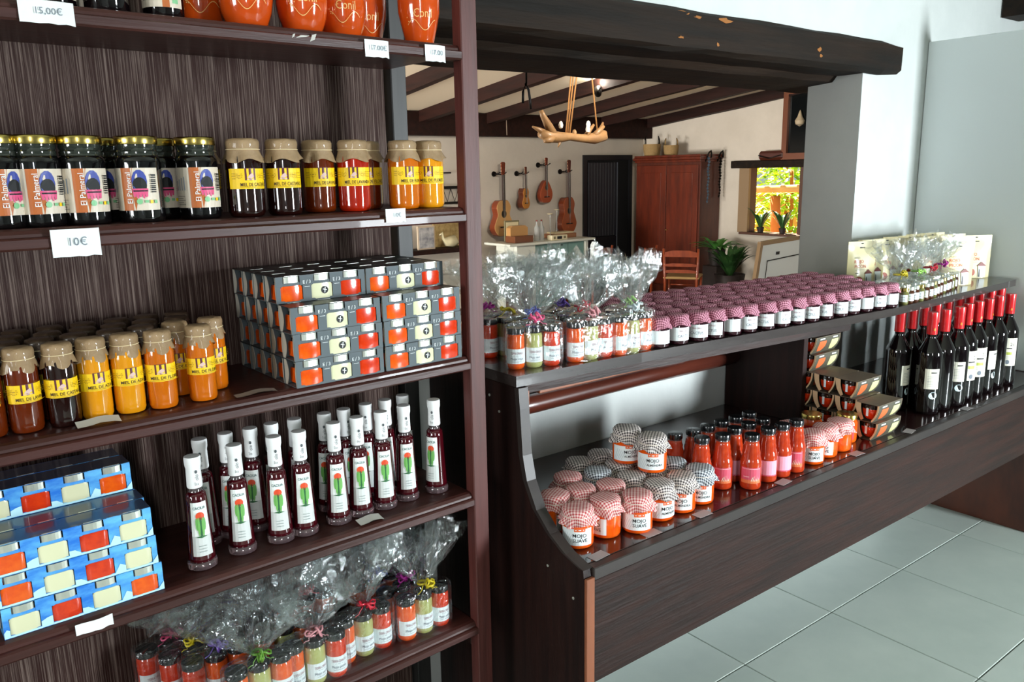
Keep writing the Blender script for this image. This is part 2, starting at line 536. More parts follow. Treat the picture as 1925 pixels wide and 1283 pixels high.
BF = -0.35   # the back room floor lies lower
fl = struct('floor', MB().box(-3.2, 5.2, -3.6, 1.64, -0.3, -0.006).mesh('floor', mat('grout', '#5e6260', 0.9)))
TM = tile_mat()
T = 0.449
tme = MB().box(0.0015, T - 0.0015, 0.0015, T - 0.0015, -0.006, 0.0, b=0.0015).mesh('tile', TM)
tcut = MB().box(0.0015, T - 0.0015, 0.0015, 1.645 - 1.266 - 0.0015, -0.006, 0.0, b=0.0015).mesh('tile', TM)
for i in range(-3, 11):
    for j in range(-5, 4):
        x0 = 1.795 - 3 * T + i * T; y0 = 1.266 - 2 * T + j * T
        if y0 < 1.64:
            link('tile', tme if y0 + T < 1.64 else tcut, fl, (x0, y0, rnd.uniform(-0.0004, 0.0004)))
slab('floor_back_room', [(-1.0, 9.4, 1.64, 9.0, BF - 0.1, BF)], mat('back_room_tiles', '#5d3a2c', 0.4, noise=('#4b2d22', 4, (1, 1, 1))))
slab('wall_back', [(-3.2, 0.45, 1.65, 1.87, -0.3, 2.75), (0.45, 2.882, 1.65, 1.87, -0.36, 0.962), (0.45, 2.882, 1.65, 1.87, 1.85, 2.75), (2.882, 5.2, 1.65, 1.87, -0.36, 2.75)], PLAS)
slab('wall_left', [(-3.3, -3.2, -3.6, 1.87, -0.3, 2.75)], PLAS)
slab('wall_right', [(5.2, 5.3, -3.6, 1.87, -0.3, 2.75)], PLAS)
slab('wall_front', [(-3.3, -1.2, -2.6, -2.5, 0, 2.75), (-1.2, -0.3, -2.6, -2.5, 0, 0.85), (-1.2, -0.3, -2.6, -2.5, 2.5, 2.75), (-0.3, 0.0, -2.6, -2.5, 0, 2.75),
                    (0.0, 0.1, -3.6, -2.5, 0, 2.75), (0.1, 3.35, -3.6, -3.5, 0, 2.75), (3.35, 4.35, -3.6, -3.5, 2.1, 2.75), (4.35, 5.3, -3.6, -3.5, 0, 2.75)], PLAS)
slab('ceiling', [(-3.3, 5.3, -3.6, 1.9, 2.75, 2.85)], mat('pale_ceiling', '#c9cdbf', 0.9))
o = slab('trim_1', [(3.96, 4.14, -3.5, 1.645, 2.028, 2.2)], DARKW)

# the big lintel beam over the opening
def beam_mesh():
    n = 26; prof = [(-0.012, 1.738), (-0.03, 1.752), (-0.03, 1.842), (-0.012, 1.856), (0.20, 1.856), (0.33, 1.80), (0.33, 1.70), (0.12, 1.716), (0.10, 1.736)]
    x0, x1 = -0.6, 3.12; vs = []; F = []; r_ = random.Random(3)
    for i in range(n + 1):
        x = x0 + (x1 - x0) * i / n
        e = 0.012 if i == n else 0
        for (y, z) in prof:
            vs.append((x, 1.65 + y + r_.uniform(-0.003, 0.003) + (e if y < 0 else 0), z + r_.uniform(-0.003, 0.003) - (e if z > 1.85 else 0) + (e * 0.6 if z < 1.76 else 0)))
    k = len(prof)
    for i in range(n):
        for j in range(k):
            j2 = (j + 1) % k
            F.append((i * k + j, i * k + j2, (i + 1) * k + j2, (i + 1) * k + j))
    F.append(tuple(range(k))[::-1]); F.append(tuple(n * k + j for j in range(k)))
    return fixn(mk('lintel', vs, F, DARKW))
bm_ = struct('trim_2', beam_mesh())
for i, (x, z, sx, sz) in enumerate([(1.86, 1.842, 0.045, 0.008), (1.93, 1.835, 0.03, 0.006), (2.05, 1.838, 0.05, 0.010), (1.86, 1.775, 0.02, 0.006), (2.02, 1.768, 0.016, 0.008), (2.55, 1.79, 0.018, 0.012), (2.56, 1.772, 0.016, 0.008), (2.85, 1.765, 0.03, 0.005)]):
    r_ = random.Random(i)
    pts = [(x + sx * (0.3 + 0.5 * r_.random()) * math.cos(a), z + sz * (0.3 + 0.6 * r_.random()) * math.sin(a)) for a in [k * 2 * PI / 9 for k in range(9)]]
    link('paint_chip', MB().prism(pts, 'y', 1.6199, 1.6185).mesh('chip', mat('bare_orange_wood', '#8f5a26', 0.8)), bm_)

# back room shell
slab('wall_back_room', [(-1.0, 9.4, 8.8, 8.9, BF, 3.1)], PLASW)
slab('wall_side_room', [(9.308, 9.45, 1.87, 6.03, BF, 3.1), (9.308, 9.45, 6.88, 8.9, BF, 3.1), (9.308, 9.45, 6.03, 6.88, BF, 0.545), (9.308, 9.45, 6.03, 6.88, 1.405, 3.1)], PLASW)
slab('wall_far_left', [(-1.1, -1.0, 1.87, 8.9, BF, 3.1)], PLASW)
def zc(y): return 1.997 + 0.112 * (8.76 - y)
cm = MB()
cm.add([(-1, 1.87, zc(1.87) + 0.135), (9.4, 1.87, zc(1.87) + 0.135), (9.4, 8.9, zc(8.9) + 0.135), (-1, 8.9, zc(8.9) + 0.135),
        (-1, 1.87, zc(1.87) + 0.25), (9.4, 1.87, zc(1.87) + 0.25), (9.4, 8.9, zc(8.9) + 0.25), (-1, 8.9, zc(8.9) + 0.25)],
       [(0, 3, 2, 1), (4, 5, 6, 7), (0, 1, 5, 4), (2, 3, 7, 6), (0, 4, 7, 3), (1, 2, 6, 5)])
ceil2 = struct('ceiling_back_room', cm.mesh('ceil2', mat('beige_ceiling', '#dccdb2', 0.9)))
for X in (1.1, 2.15, 3.2, 4.22, 5.29, 6.29, 7.32, 8.29, 9.24):
    rb = MB(); r_ = random.Random(int(X * 10)); n = 8; vs = []; F = []
    for i in range(n + 1):
        y = 1.88 + (8.78 - 1.88) * i / n
        for dx, dz in ((-0.045, 0), (0.045, 0), (0.045, 0.14), (-0.045, 0.14)):
            vs.append((X + dx + r_.uniform(-0.006, 0.006), y, zc(y) + dz + (r_.uniform(-0.006, 0.006) if dz == 0 else 0)))
    for i in range(n):
        for j in range(4):
            j2 = (j + 1) % 4
            F.append((i * 4 + j, i * 4 + j2, i * 4 + 4 + j2, i * 4 + 4 + j))
    F += [(3, 2, 1, 0), (n * 4, n * 4 + 1, n * 4 + 2, n * 4 + 3)]
    link('rafter', fixn(mk('rafter', vs, F, RAFTW)), ceil2)
far_beam = slab('trim_3', [(-1.0, 9.3, 8.62, 8.8, 1.86, 2.14)], RAFTW)

# white partition panel at the right end of the counter
single('partition_panel', MB().box(3.344, 3.372, 1.16, 1.648, 0.6335, 1.88, b=0.003).mesh('panel', WPAN), 'tall plain white laminate panel standing at the right end of the counter', 'panel')

# ================================================================ TALL SHELF UNIT
su = root('shelf_unit', 'tall mahogany-stained wooden shelf unit with five moulded shelves and grooved back', 'shelves', tuple(LO), LA)
U0 = -1.32
for k, zt in SZ.items():
    zb = zt - 0.0285
    prof = [(0.0, zb), (-0.003, zb + 0.003), (-0.003, zb + 0.0145), (0.0, zb + 0.0165), (0.0045, zb + 0.0175), (0.005, zb + 0.0215), (0.009, zb + 0.0265), (0.016, zt), (0.262, zt), (0.262, zb + 0.010), (0.024, zb + 0.010), (0.022, zb)]
    mb = MB(); mb.prism(prof, 'x', U0, -0.0375)
    link('shelf', fixn(mb.mesh('shelf', SHELFW)), su)
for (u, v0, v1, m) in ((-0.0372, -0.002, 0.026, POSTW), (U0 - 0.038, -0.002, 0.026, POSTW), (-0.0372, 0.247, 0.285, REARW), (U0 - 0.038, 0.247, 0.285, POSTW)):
    link('post', MB().box(u, u + 0.0372, v0, v1, 0.0, 2.3, b=0.002).mesh('post', m), su)
link('back_panel', MB().box(U0, -0.046, 0.263, 0.275, 0.12, 2.28).mesh('back_panel', BACKW), su)
link('side_rail', MB().box(-0.036, -0.004, 0.026, 0.247, 0.40, 0.438, b=0.002).mesh('rail', SIDEW), su)
link('plinth', MB().box(U0, -0.038, 0.02, 0.04, 0.0, 0.12, b=0.002).mesh('plinth', SHELFW), su)

# ================================================================ COUNTER
FYP = [(0.9, 1.300), (1.0, 1.297), (1.36, 1.281), (2.0, 1.222), (2.35, 1.197), (2.8, 1.202), (3.4, 1.215)]
def fy(x):
    for (a, ya), (b, yb) in zip(FYP, FYP[1:]):
        if x <= b: return ya + (yb - ya) * (x - a) / (b - a)
    return 1.215      # front edge line of the upper shelf
cr_ = root('display_counter', 'long dark wooden display counter with curved end panel and two shelf levels', 'counter')
mb = MB()
prof = [(1.645, 0.0), (1.645, 0.965), (1.292, 0.965), (1.288, 0.92), (1.281, 0.82), (1.268, 0.767), (1.237, 0.712), (1.194, 0.674), (1.145, 0.647), (1.092, 0.632), (1.088, 0.60), (1.088, 0.0)]
mb.prism(prof, 'x', 1.001, 1.024)
link('side_panel', fixn(mb.mesh('side', SIDEW)), cr_)
# grey worn edge that follows the curve
edge = prof[2:10]
vs = []; F = []
for (y, z) in edge:
    vs += [(1.000, y - 0.002, z), (1.025, y - 0.002, z), (1.025, y + 0.012, z + 0.0), (1.000, y + 0.012, z)]
for i in range(len(edge) - 1):
    for j in range(4):
        j2 = (j + 1) % 4
        F.append((i * 4 + j, i * 4 + j2, i * 4 + 4 + j2, i * 4 + 4 + j))
link('curved_edge', fixn(mk('edge', vs, F, EDGEG)), cr_)
link('edge_strip', MB().box(1.0005, 1.0225, 1.080, 1.0878, 0.0, 0.615, b=0.001).mesh('strip', LTW), cr_)
link('edge_strip', MB().box(1.0245, 1.031, 1.293, 1.30, 0.80, 0.955).mesh('strip', LTW), cr_)
link('front_panel', MB().box(1.0235, 3.343, 1.087, 1.105, 0.372, 0.604, b=0.002).mesh('front', WOOD), cr_)
link('front_lip', MB().box(1.0235, 3.343, 1.0835, 1.107, 0.6045, 0.632, b=0.002).mesh('lip', EDGEG), cr_)
link('lower_shelf', MB().box(1.0245, 3.343, 1.107, 1.645, 0.610, CZ, b=0.001).mesh('lower', mat('glossy_shelf_wood', '#2b1514', 0.2, coat=0.6, noise=('#241516', 5, (0.7, 8, 8)))), cr_)
link('divider', MB().box(2.15, 2.172, 1.36, 1.645, CZ, 0.965, b=0.001).mesh('divider', SIDEW), cr_)
link('back_rail', MB().tube([(1.03, 1.615, 0.805), (1.3, 1.613, 0.805), (1.7, 1.615, 0.807), (2.148, 1.615, 0.805)], [0.024, 0.026, 0.025, 0.026], 12).mesh('rail', mat('red_brown_rail_wood', '#5a2a1e', 0.3, coat=0.3, noise=('#431d15', 5, (0.7, 5, 5))), 'all'), cr_)
link('under_batten', MB().box(1.085, 1.50, 1.325, 1.345, 0.931, 0.953, b=0.002).mesh('batten', LTW), cr_)
us = MB()
xs = [1.0, 2.0, 3.26]
poly = [(x, fy(x)) for x in (1.0, 1.2, 1.36, 1.68, 2.0, 2.17, 2.35, 2.8, 3.255)] + [(3.27, fy(3.27) + 0.003), (3.285, fy(3.285) + 0.03), (3.285, 1.648), (2.9, 1.648), (2.875, 1.66), (2.875, 1.872), (1.0, 1.872)]
us.prism(poly, 'z', 0.9665, UZ)
link('upper_shelf', fixn(us.mesh('upper', mat('grey_brown_shelf_wood', '#3a3432', 0.25, coat=0.4, noise=('#2b2321', 5, (0.7, 8, 8))))), cr_)
us = MB(); us.prism([(x, fy(x) + 0.004) for x in (1.026, 1.36, 2.0, 2.15)] + [(x, fy(x) + 0.02) for x in (2.15, 2.0, 1.36, 1.026)], 'z', 0.948, 0.9665)
link('fascia', fixn(us.mesh('fascia', WOOD)), cr_)
link('support_panel', MB().box(3.345, 3.375, 1.09, 1.645, 0.0, 0.633, b=0.002).mesh('support', REDW), cr_)
for (y, z) in ((1.20, 0.60), (1.12, 0.56), (1.36, 0.90), (1.395, 0.93), (1.2, 0.3), (1.13, 0.25)):
    s = link('screw', MB().lathe([(0.0032, 0), (0.0032, 0.0012), (0.001, 0.0016)], 8).mesh('screw', SILV), cr_, (1.0005, y, z))
    s.rotation_euler = (0, -PI / 2, 0)
# ================================================================ PRODUCT PROTOTYPES
def lathe_me(name, prof, m, n=24, cap=True):
    return MB().lathe(prof, n, 0, (0, 0, 0), cap).mesh(name, m, 'all' if n > 30 else True)
def rc(pts, n=3):
    return pts
LW = PAPER

# dark syrup jar
def syrup():
    body = lathe_me('body', [(0.001, 0), (0.029, 0), (0.0315, 0.003), (0.032, 0.008), (0.032, 0.088), (0.0312, 0.093), (0.029, 0.098)], SYR, 32)
    neck = lathe_me('neck', [(0.0291, 0.098), (0.028, 0.1005), (0.0285, 0.104), (0.0272, 0.106), (0.0285, 0.109), (0.0285, 0.114)], mat('greenish_neck_glass', '#3a4038', 0.04, coat=1.0, trans=0.5), 28)
    lid = lathe_me('lid', [(0.0302, 0.114), (0.0306, 0.115), (0.0306, 0.124), (0.0298, 0.1265), (0.001, 0.127)], GOLD, 32)
    cream, ob, blue, pink, grn = mat('cream_label', '#d9cdbb', 0.45), mat('orange_brown_print', '#b5622a', 0.45), mat('blue_print', '#3b4a9c', 0.45), mat('pink_print', '#d8507f', 0.45), mat('green_print', '#7fbf8a', 0.45)
    d = Dec([cream, ob, blue, BLACKP, pink, grn, PAPER, YEL, INK], 0.032)
    d.rect(-0.040, 0.042, 0.018, 0.080, 0)
    d.poly([(-0.010, 0.018), (0.006, 0.018), (0.010, 0.034), (0.002, 0.05), (0.006, 0.08), (-0.010, 0.08)], 1)
    for k, (x0, x1) in enumerate([(-0.012, -0.004), (-0.004, 0.003)]):
        d.rect(x0, x1, 0.018, 0.08, 1)
    d.ell(0.014, 0.060, 0.0105, 0.0175, 2)
    d.ell(0.014, 0.054, 0.0098, 0.0125, 3)
    for k in range(5):
        x = 0.006 + k * 0.004
        d.poly([(x - 0.003, 0.05), (x + 0.003, 0.05), (x + 0.0015, 0.038 - (k % 2) * 0.003), (x - 0.001, 0.037)], 4)
    d.rect(0.005, 0.024, 0.0455, 0.0475, 3)
    d.text('El Palmeral', -0.001, 0.051, 0.0075, 6, rot=PI / 2, wmax=0.052)
    d.ell(0.012, 0.031, 0.004, 0.0042, 5); d.rect(0.019, 0.024, 0.029, 0.033, 5)
    d.rect(0.026, 0.030, 0.028, 0.033, 7); d.rect(0.032, 0.036, 0.028, 0.033, 5)
    for k in range(9):
        d.rect(0.029, 0.036, 0.044 + k * 0.003, 0.0455 + k * 0.003 + (k % 3) * 0.0004, 3)
    for k in range(5):
        d.rect(-0.032, -0.019 - (k % 2) * 0.003, 0.023 + k * 0.0032, 0.0236 + k * 0.0032, 3)
    for k in range(4):
        d.rect(-0.031 + k * 0.004, -0.0295 + k * 0.004, 0.045, 0.06 + k * 0.002, 8)
    return ('syrup_jar', 'jar', [('jar_body', body), ('jar_neck', neck), ('lid', lid), ('label', d.mesh('label'))])
P_SYR = syrup()

def honey_label(rad, z0, z1, text, half=0.036):
    d = Dec([YEL, MARO, mat('brown_text', '#3a2410', 0.6), mat('pale_print', '#d9b8b0', 0.6), mat('faint_yellow_print', '#b08a18', 0.6)], rad)
    h = z1 - z0
    d.rect(-half, half, z0, z1, 0)
    d.rect(-0.0085, 0.0085, z0 + h * 0.42, z1 - 0.0002 + 0.001, 1)
    d.poly([(-0.005, z0 + h * 0.55), (0.001, z0 + h * 0.5), (0.006, z0 + h * 0.62), (0.003, z0 + h * 0.78), (-0.001, z0 + h * 0.7)], 3)
    d.rect(-0.006, 0.006, z0 + h * 0.45, z0 + h * 0.49, 3)
    d.text(text, -0.016, z0 + h * 0.22, h * 0.18, 2, left=True, wmax=0.048, bold=0.008)
    for s_ in (-1, 1):
        cx = s_ * 0.017
        for k in range(10):
            a = 2 * PI * k / 10
            if k not in (2, 3):
                d.ell(cx + 0.0042 * math.cos(a), z0 + h * 0.66 + 0.0042 * math.sin(a), 0.0008, 0.0008, 4, 6)
        d.rect(cx - 0.002, cx + 0.002, z0 + h * 0.64, z0 + h * 0.68, 4)
        for k in range(3):
            d.rect(s_ * 0.026 - 0.003, s_ * 0.026 + 0.003, z0 + h * (0.5 + k * 0.12), z0 + h * (0.53 + k * 0.12), 4)
    d.rect(-0.016, 0.026, z0 + h * 0.07, z0 + h * 0.09, 4)
    return d.mesh('label')

HN = {}
def honey(shape, col, text, dk=False):
    key = (shape, col, text, dk)
    if key in HN: return HN[key]
    if shape == 'squat':
        r, H_, seed = 0.0287, 0.125, 3
        body = HN.setdefault(('b', shape, col), lathe_me('body', [(0.001, 0.001), (0.022, 0), (0.0265, 0.002), (r, 0.008), (r - 0.0004, 0.012), (r, 0.016), (r, 0.088), (r - 0.001, 0.096), (r - 0.004, 0.102), (r - 0.006, 0.106)], HON[col], 32))
        cap = HN.setdefault(('c', shape), cloth('paper', KRAFT, 0.0255, 0.1235, 0.107, 0.089, 0.0318, 7, 40, seed))
        tie = HN.setdefault(('t', shape), ring(MB(), 0.0262, 0.1075, 0.0008).mesh('tie', KSTR, 'all'))
        lab = honey_label(r, 0.045, 0.077, text)
        nm = 'honey_jar'
    else:
        r, H_, seed = 0.0222, 0.124, 5
        body = HN.setdefault(('b', shape, col), lathe_me('body', [(0.001, 0.001), (0.017, 0), (0.0202, 0.002), (r, 0.008), (r - 0.0004, 0.013), (r, 0.017), (r, 0.09), (r - 0.001, 0.098), (r - 0.003, 0.104), (r - 0.004, 0.107)], HON[col], 28))
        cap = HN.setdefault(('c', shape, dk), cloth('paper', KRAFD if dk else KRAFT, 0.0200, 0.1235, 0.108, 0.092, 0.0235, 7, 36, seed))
        tie = HN.setdefault(('t', shape), ring(MB(), 0.0206, 0.1085, 0.0007).mesh('tie', KSTR, 'all'))
        lab = honey_label(r, 0.046, 0.073, text, 0.029)
        nm = 'honey_jar'
    HN[key] = (nm, 'jar', [('jar_body', body), ('paper_cover', cap, [('tie', tie)]), ('label', lab)])
    return HN[key]

def vase(seed, squat):
    r_ = random.Random(seed)
    if squat:
        prof = [(0.001, 0), (0.029, 0), (0.032, 0.005), (0.0385, 0.022), (0.042, 0.042), (0.0425, 0.06), (0.038, 0.09), (0.028, 0.105), (0.022, 0.115), (0.024, 0.13), (0.026, 0.134), (0.021, 0.134), (0.019, 0.12)]
    else:
        prof = [(0.001, 0), (0.024, 0), (0.026, 0.004), (0.032, 0.028), (0.038, 0.055), (0.039, 0.085), (0.036, 0.105), (0.029, 0.118), (0.026, 0.13), (0.030, 0.144), (0.031, 0.148), (0.027, 0.147), (0.024, 0.13)]
    def rad(z):
        for (a, za), (b, zb) in zip(prof[1:], prof[2:]):
            if za <= z <= zb and zb > za:
                return a + (b - a) * (z - za) / (zb - za)
        return 0.035
    d = Dec([GLP], rad)
    d.text('Conil', 0.002, 0.051, 0.015, 0, wmax=0.034)
    pts = [(-0.026 + 0.052 * k / 18, 0.031 + 0.009 * math.sin(2.6 * k / 6.0 + (1.5 if squat else 0))) for k in range(19)]
    for a, b in zip(pts, pts[1:]):
        d.poly([(a[0], a[1] - 0.0007), (b[0], b[1] - 0.0007), (b[0], b[1] + 0.0007), (a[0], a[1] + 0.0007)], 0)
    for k in range(6):
        x = -0.018 + k * 0.003
        d.ell(x - 0.008, 0.043 - 0.008 * math.sin(k), 0.0009, 0.0012, 0, 6)
    return ('clay_vase', 'vase', [('vase_body', lathe_me('vase', prof, GLZ, 36, False)), ('script', d.mesh('script'))])
P_V1, P_V2 = vase(1, True), vase(2, False)

def dark_bottle(r, h, with_label):
    body = lathe_me('bottle', [(0.001, 0), (r * 0.9, 0), (r, 0.006), (r, h * 0.62), (r * 0.8, h * 0.72), (0.013, h * 0.8), (0.0125, h * 0.94), (0.0145, h * 0.95), (0.0145, h)], WINE, 28)
    parts = [('bottle_body', body)]
    if with_label:
        d = Dec([mat('cream_label', '#d9cdbb'), mat('orange_brown_print', '#b5622a'), mat('green_print', '#7fbf8a'), BLACKP, PAPER], r)
        d.rect(-r * 1.1, r * 1.15, 0.014, h * 0.5, 0)
        d.rect(0.004, 0.014, 0.014, h * 0.5, 1); d.rect(0.018, 0.027, 0.02, 0.034, 2)
        d.text('El Palmeral', 0.009, 0.045, 0.006, 4, rot=PI / 2, wmax=0.05)
        for k in range(5):
            d.rect(-0.026, -0.008, 0.024 + k * 0.004, 0.0247 + k * 0.004, 3)
        parts.append(('label', d.mesh('label')))
    return ('dark_bottle', 'bottle', parts)
P_DB, P_DBL = dark_bottle(0.030, 0.20, False), dark_bottle(0.030, 0.16, True)

# carton sleeves with three or four little jars showing through
def mini_jar(mb_c, w_, h, content, lid, proud, y):
    """jar bulging through a carton window: centre x 0, base z 0; front at y - proud"""
def carton(wd, dp, ht, n, card, topm, colors, marks, lo=0.1):
    """sleeve: solid carton body with the jars standing proud in the front window line"""
    parts = []
    mb = MB()
    pitch = wd / n; jw = pitch * 0.72
    e = 0.0008
    yf = -dp / 2
    z0 = ht * 0.09; z1 = ht * 0.635; z2 = ht * 0.745; z3 = ht * 0.985
    # front panel leaves holes for jars: strips around the windows
    xs_ = []
    for k in range(n):
        c = -wd / 2 + pitch * (k + 0.5)
        xs_.append((c - jw / 2, c + jw / 2))
    cuts = [-wd / 2] + [v for p in xs_ for v in p] + [wd / 2]
    for k in range(0, len(cuts), 2):
        mb.box(cuts[k], cuts[k + 1], yf, yf + e, 0.0005, ht, 0)
    for (a, b) in xs_:
        mb.box(a, b, yf, yf + e, 0.0005, z0, 0); mb.box(a, b, yf, yf + e, z3, ht, 0); mb.box(a, b, yf + 0.001, yf + 0.002, z1 - 0.001, z2, 0)
        mb.box(a, a + jw * 0.12, yf, yf + e, z1, z3, 0); mb.box(b - jw * 0.12, b, yf, yf + e, z1, z3, 0)
    mb.box(-wd / 2, wd / 2, -yf - e, -yf, 0.0005, ht, 0)
    mb.box(-wd / 2, wd / 2, yf, -yf, ht - e, ht, 1)
    mb.box(-wd / 2, wd / 2, yf, -yf, 0.0, e, 0)
    # curved end tabs
    for sx in (-1, 1):
        xx = sx * (wd / 2 - 0.0004)
        pts = [(yf + 0.001, 0.001), (yf + 0.001, ht - 0.001)]
        arc = [(yf + 0.001 + dp * 0.30 * math.sin(PI * t / 8), ht - 0.001 - (ht - 0.002) * t / 8) for t in range(9)]
        poly_ = [(yf + 0.0005, ht - 0.001)] + [(yf + 0.002 + 0.003 * math.sin(PI * t / 8), ht - 0.001 - (ht - 0.002) * t / 8) for t in range(9)] + [(yf + 0.0005, 0.001)]
        mb.prism(poly_, 'x', xx - 0.0004, xx + 0.0004, 2)
        poly_ = [(-yf - 0.0005, ht - 0.001)] + [(-yf - 0.008 - 0.008 * math.sin(PI * t / 8), ht - 0.001 - (ht - 0.002) * t / 8) for t in range(9)] + [(-yf - 0.0005, 0.001)]
        mb.prism(poly_, 'x', xx - 0.0004, xx + 0.0004, 2)
    for k in range(n):
        c = -wd / 2 + pitch * (k + 0.5)
        mb.box(c - jw * 0.3, c + jw * 0.3, yf + 0.0005, yf + 0.003, ht, ht + 0.0005, 3)
    sleeve = fixn(mb.mesh('sleeve', [card, topm, GRYL, SILV]))
    subs = []
    if marks == 'logo':
        d = Dec([PAPER], None, Matrix.Translation((0, yf, 0)))
        for k in range(n - 1):
            c = -wd / 2 + pitch * (k + 1)
            d.text('E', c - 0.0055, ht * 0.74, 0.006, 0); d.text('/', c, ht * 0.74, 0.007, 0); d.text('3', c + 0.0055, ht * 0.74, 0.006, 0)
            d.rect(c - 0.005, c + 0.005, ht * 0.55, ht * 0.565, 0)
        subs.append(('print', d.mesh('print')))
    if marks == 'sea':
        d = Dec([mat('pale_wave_print', '#bfeefa', 0.4), mat('mid_wave_print', '#56b4ea', 0.4)], None, Matrix.Translation((0, yf, 0)))
        r_ = random.Random(5)
        for k in range(n):
            a = cuts[2 * k]; b = cuts[2 * k + 1]
            d.poly([(a, 0.001), (b, 0.001), (b, ht * (0.10 + 0.25 * r_.random())), ((a + b) / 2, ht * 0.3 * r_.random() + 0.004), (a, ht * (0.05 + 0.2 * r_.random()))], 0)
        for (a, b) in xs_:
            d.rect(a, b, 0.0008, z0 * 0.9, 0)
        a, b = cuts[-2], cuts[-1]
        d.poly([(a, 0.001), (b, 0.001), (b, ht * 0.3), (a, ht * 0.12)], 0)
        subs.append(('print', d.mesh('print')))
    parts.append(('sleeve', sleeve, subs))
    for k, cn in enumerate(colors):
        c = -wd / 2 + pitch * (k + 0.5)
        m = dict(o=ORA, r=REDS, c=CREM)[cn]
        jb = MB()
        rj = jw / 2 - 0.0006
        # squarish jar, its round front standing a little proud of the card
        segs = 10; prof_ = [(0.92, z0 * 0.6), (1.0, z0), (1.0, z1 - 0.004), (0.9, z1)]
        vs_ = []
        def outline(s_):
            pts = []
            for t in range(segs + 1):
                a = -1 + 2 * t / segs
                pts.append((c + rj * s_ * a, yf - 0.0025 * (1 - a * a) ** 0.5 * s_ + 0.0016))
            pts.append((c + rj * s_, -yf - 0.004)); pts.append((c - rj * s_, -yf - 0.004))
            return pts
        for s_, z in prof_:
            vs_ += [(x, y, z) for x, y in outline(s_)]
        nn = segs + 3; F_ = []
        for j in range(len(prof_) - 1):
            for t in range(nn):
                t2 = (t + 1) % nn
                F_.append((j * nn + t, j * nn + t2, j * nn + nn + t2, j * nn + nn + t))
        F_.append(tuple(range(nn))[::-1]); F_.append(tuple(range((len(prof_) - 1) * nn, len(prof_) * nn)))
        jb.add(vs_, F_, 0)
        lb = MB()
        rl = rj * 0.70
        pts = [(c + rl * math.cos(PI + PI * t / 8), yf + 0.002 + 0.003 * math.sin(PI + PI * t / 8)) for t in range(9)] + [(c + rl, -yf - 0.004), (c - rl, -yf - 0.004)]
        lb.prism(pts, 'z', z2, z3 - 0.0005, 0)
        sub = [('jar_lid', fixn(lb.mesh('lid', SILV)))]
        if cn == 'c' and marks == 'logo':
            d = Dec([BLACKP, PAPER], None, Matrix.Translation((0, yf - 0.0012, 0)))
            d.ell(c + rj * 0.2, (z0 + z1) / 2, 0.0068, 0.0068, 0, 18)
            d.poly([(c + rj * 0.2 - 0.001, (z0 + z1) / 2 - 0.005), (c + rj * 0.2 + 0.0005, (z0 + z1) / 2 - 0.005), (c + rj * 0.2 + 0.002, (z0 + z1) / 2 + 0.005), (c + rj * 0.2 + 0.0003, (z0 + z1) / 2 + 0.005)], 1)
            d.poly([(c + rj * 0.2 - 0.004, (z0 + z1) / 2 + 0.001), (c + rj * 0.2 + 0.004, (z0 + z1) / 2 - 0.001), (c + rj * 0.2 + 0.004, (z0 + z1) / 2), (c + rj * 0.2 - 0.003, (z0 + z1) / 2 + 0.0025)], 1)
            sub.append(('sticker', d.mesh('sticker')))
        parts.append(('sauce_jar', fixn(jb.mesh('sauce', m, True)), sub))
    return parts
P_GB = ('gift_carton', 'box', carton(0.172, 0.0465, 0.0465, 3, GRYC, mat('charcoal_card_top', '#2f3331', 0.4), 'ocr', 'logo'))
P_BB = [('sea_carton', 'box', carton(0.222, 0.046, 0.0475, 4, BLUC, BLUT, c, 'sea')) for c in ('croc'[::1], 'ocrc', 'ocrc', 'croc')]
P_BB[0] = ('sea_carton', 'box', carton(0.222, 0.046, 0.0475, 4, BLUC, BLUT, 'crco', 'sea'))
P_BB[3] = ('sea_carton', 'box', carton(0.222, 0.046, 0.0475, 4, BLUC, BLUT, 'croc'.replace('croc', 'crco'), 'sea'))

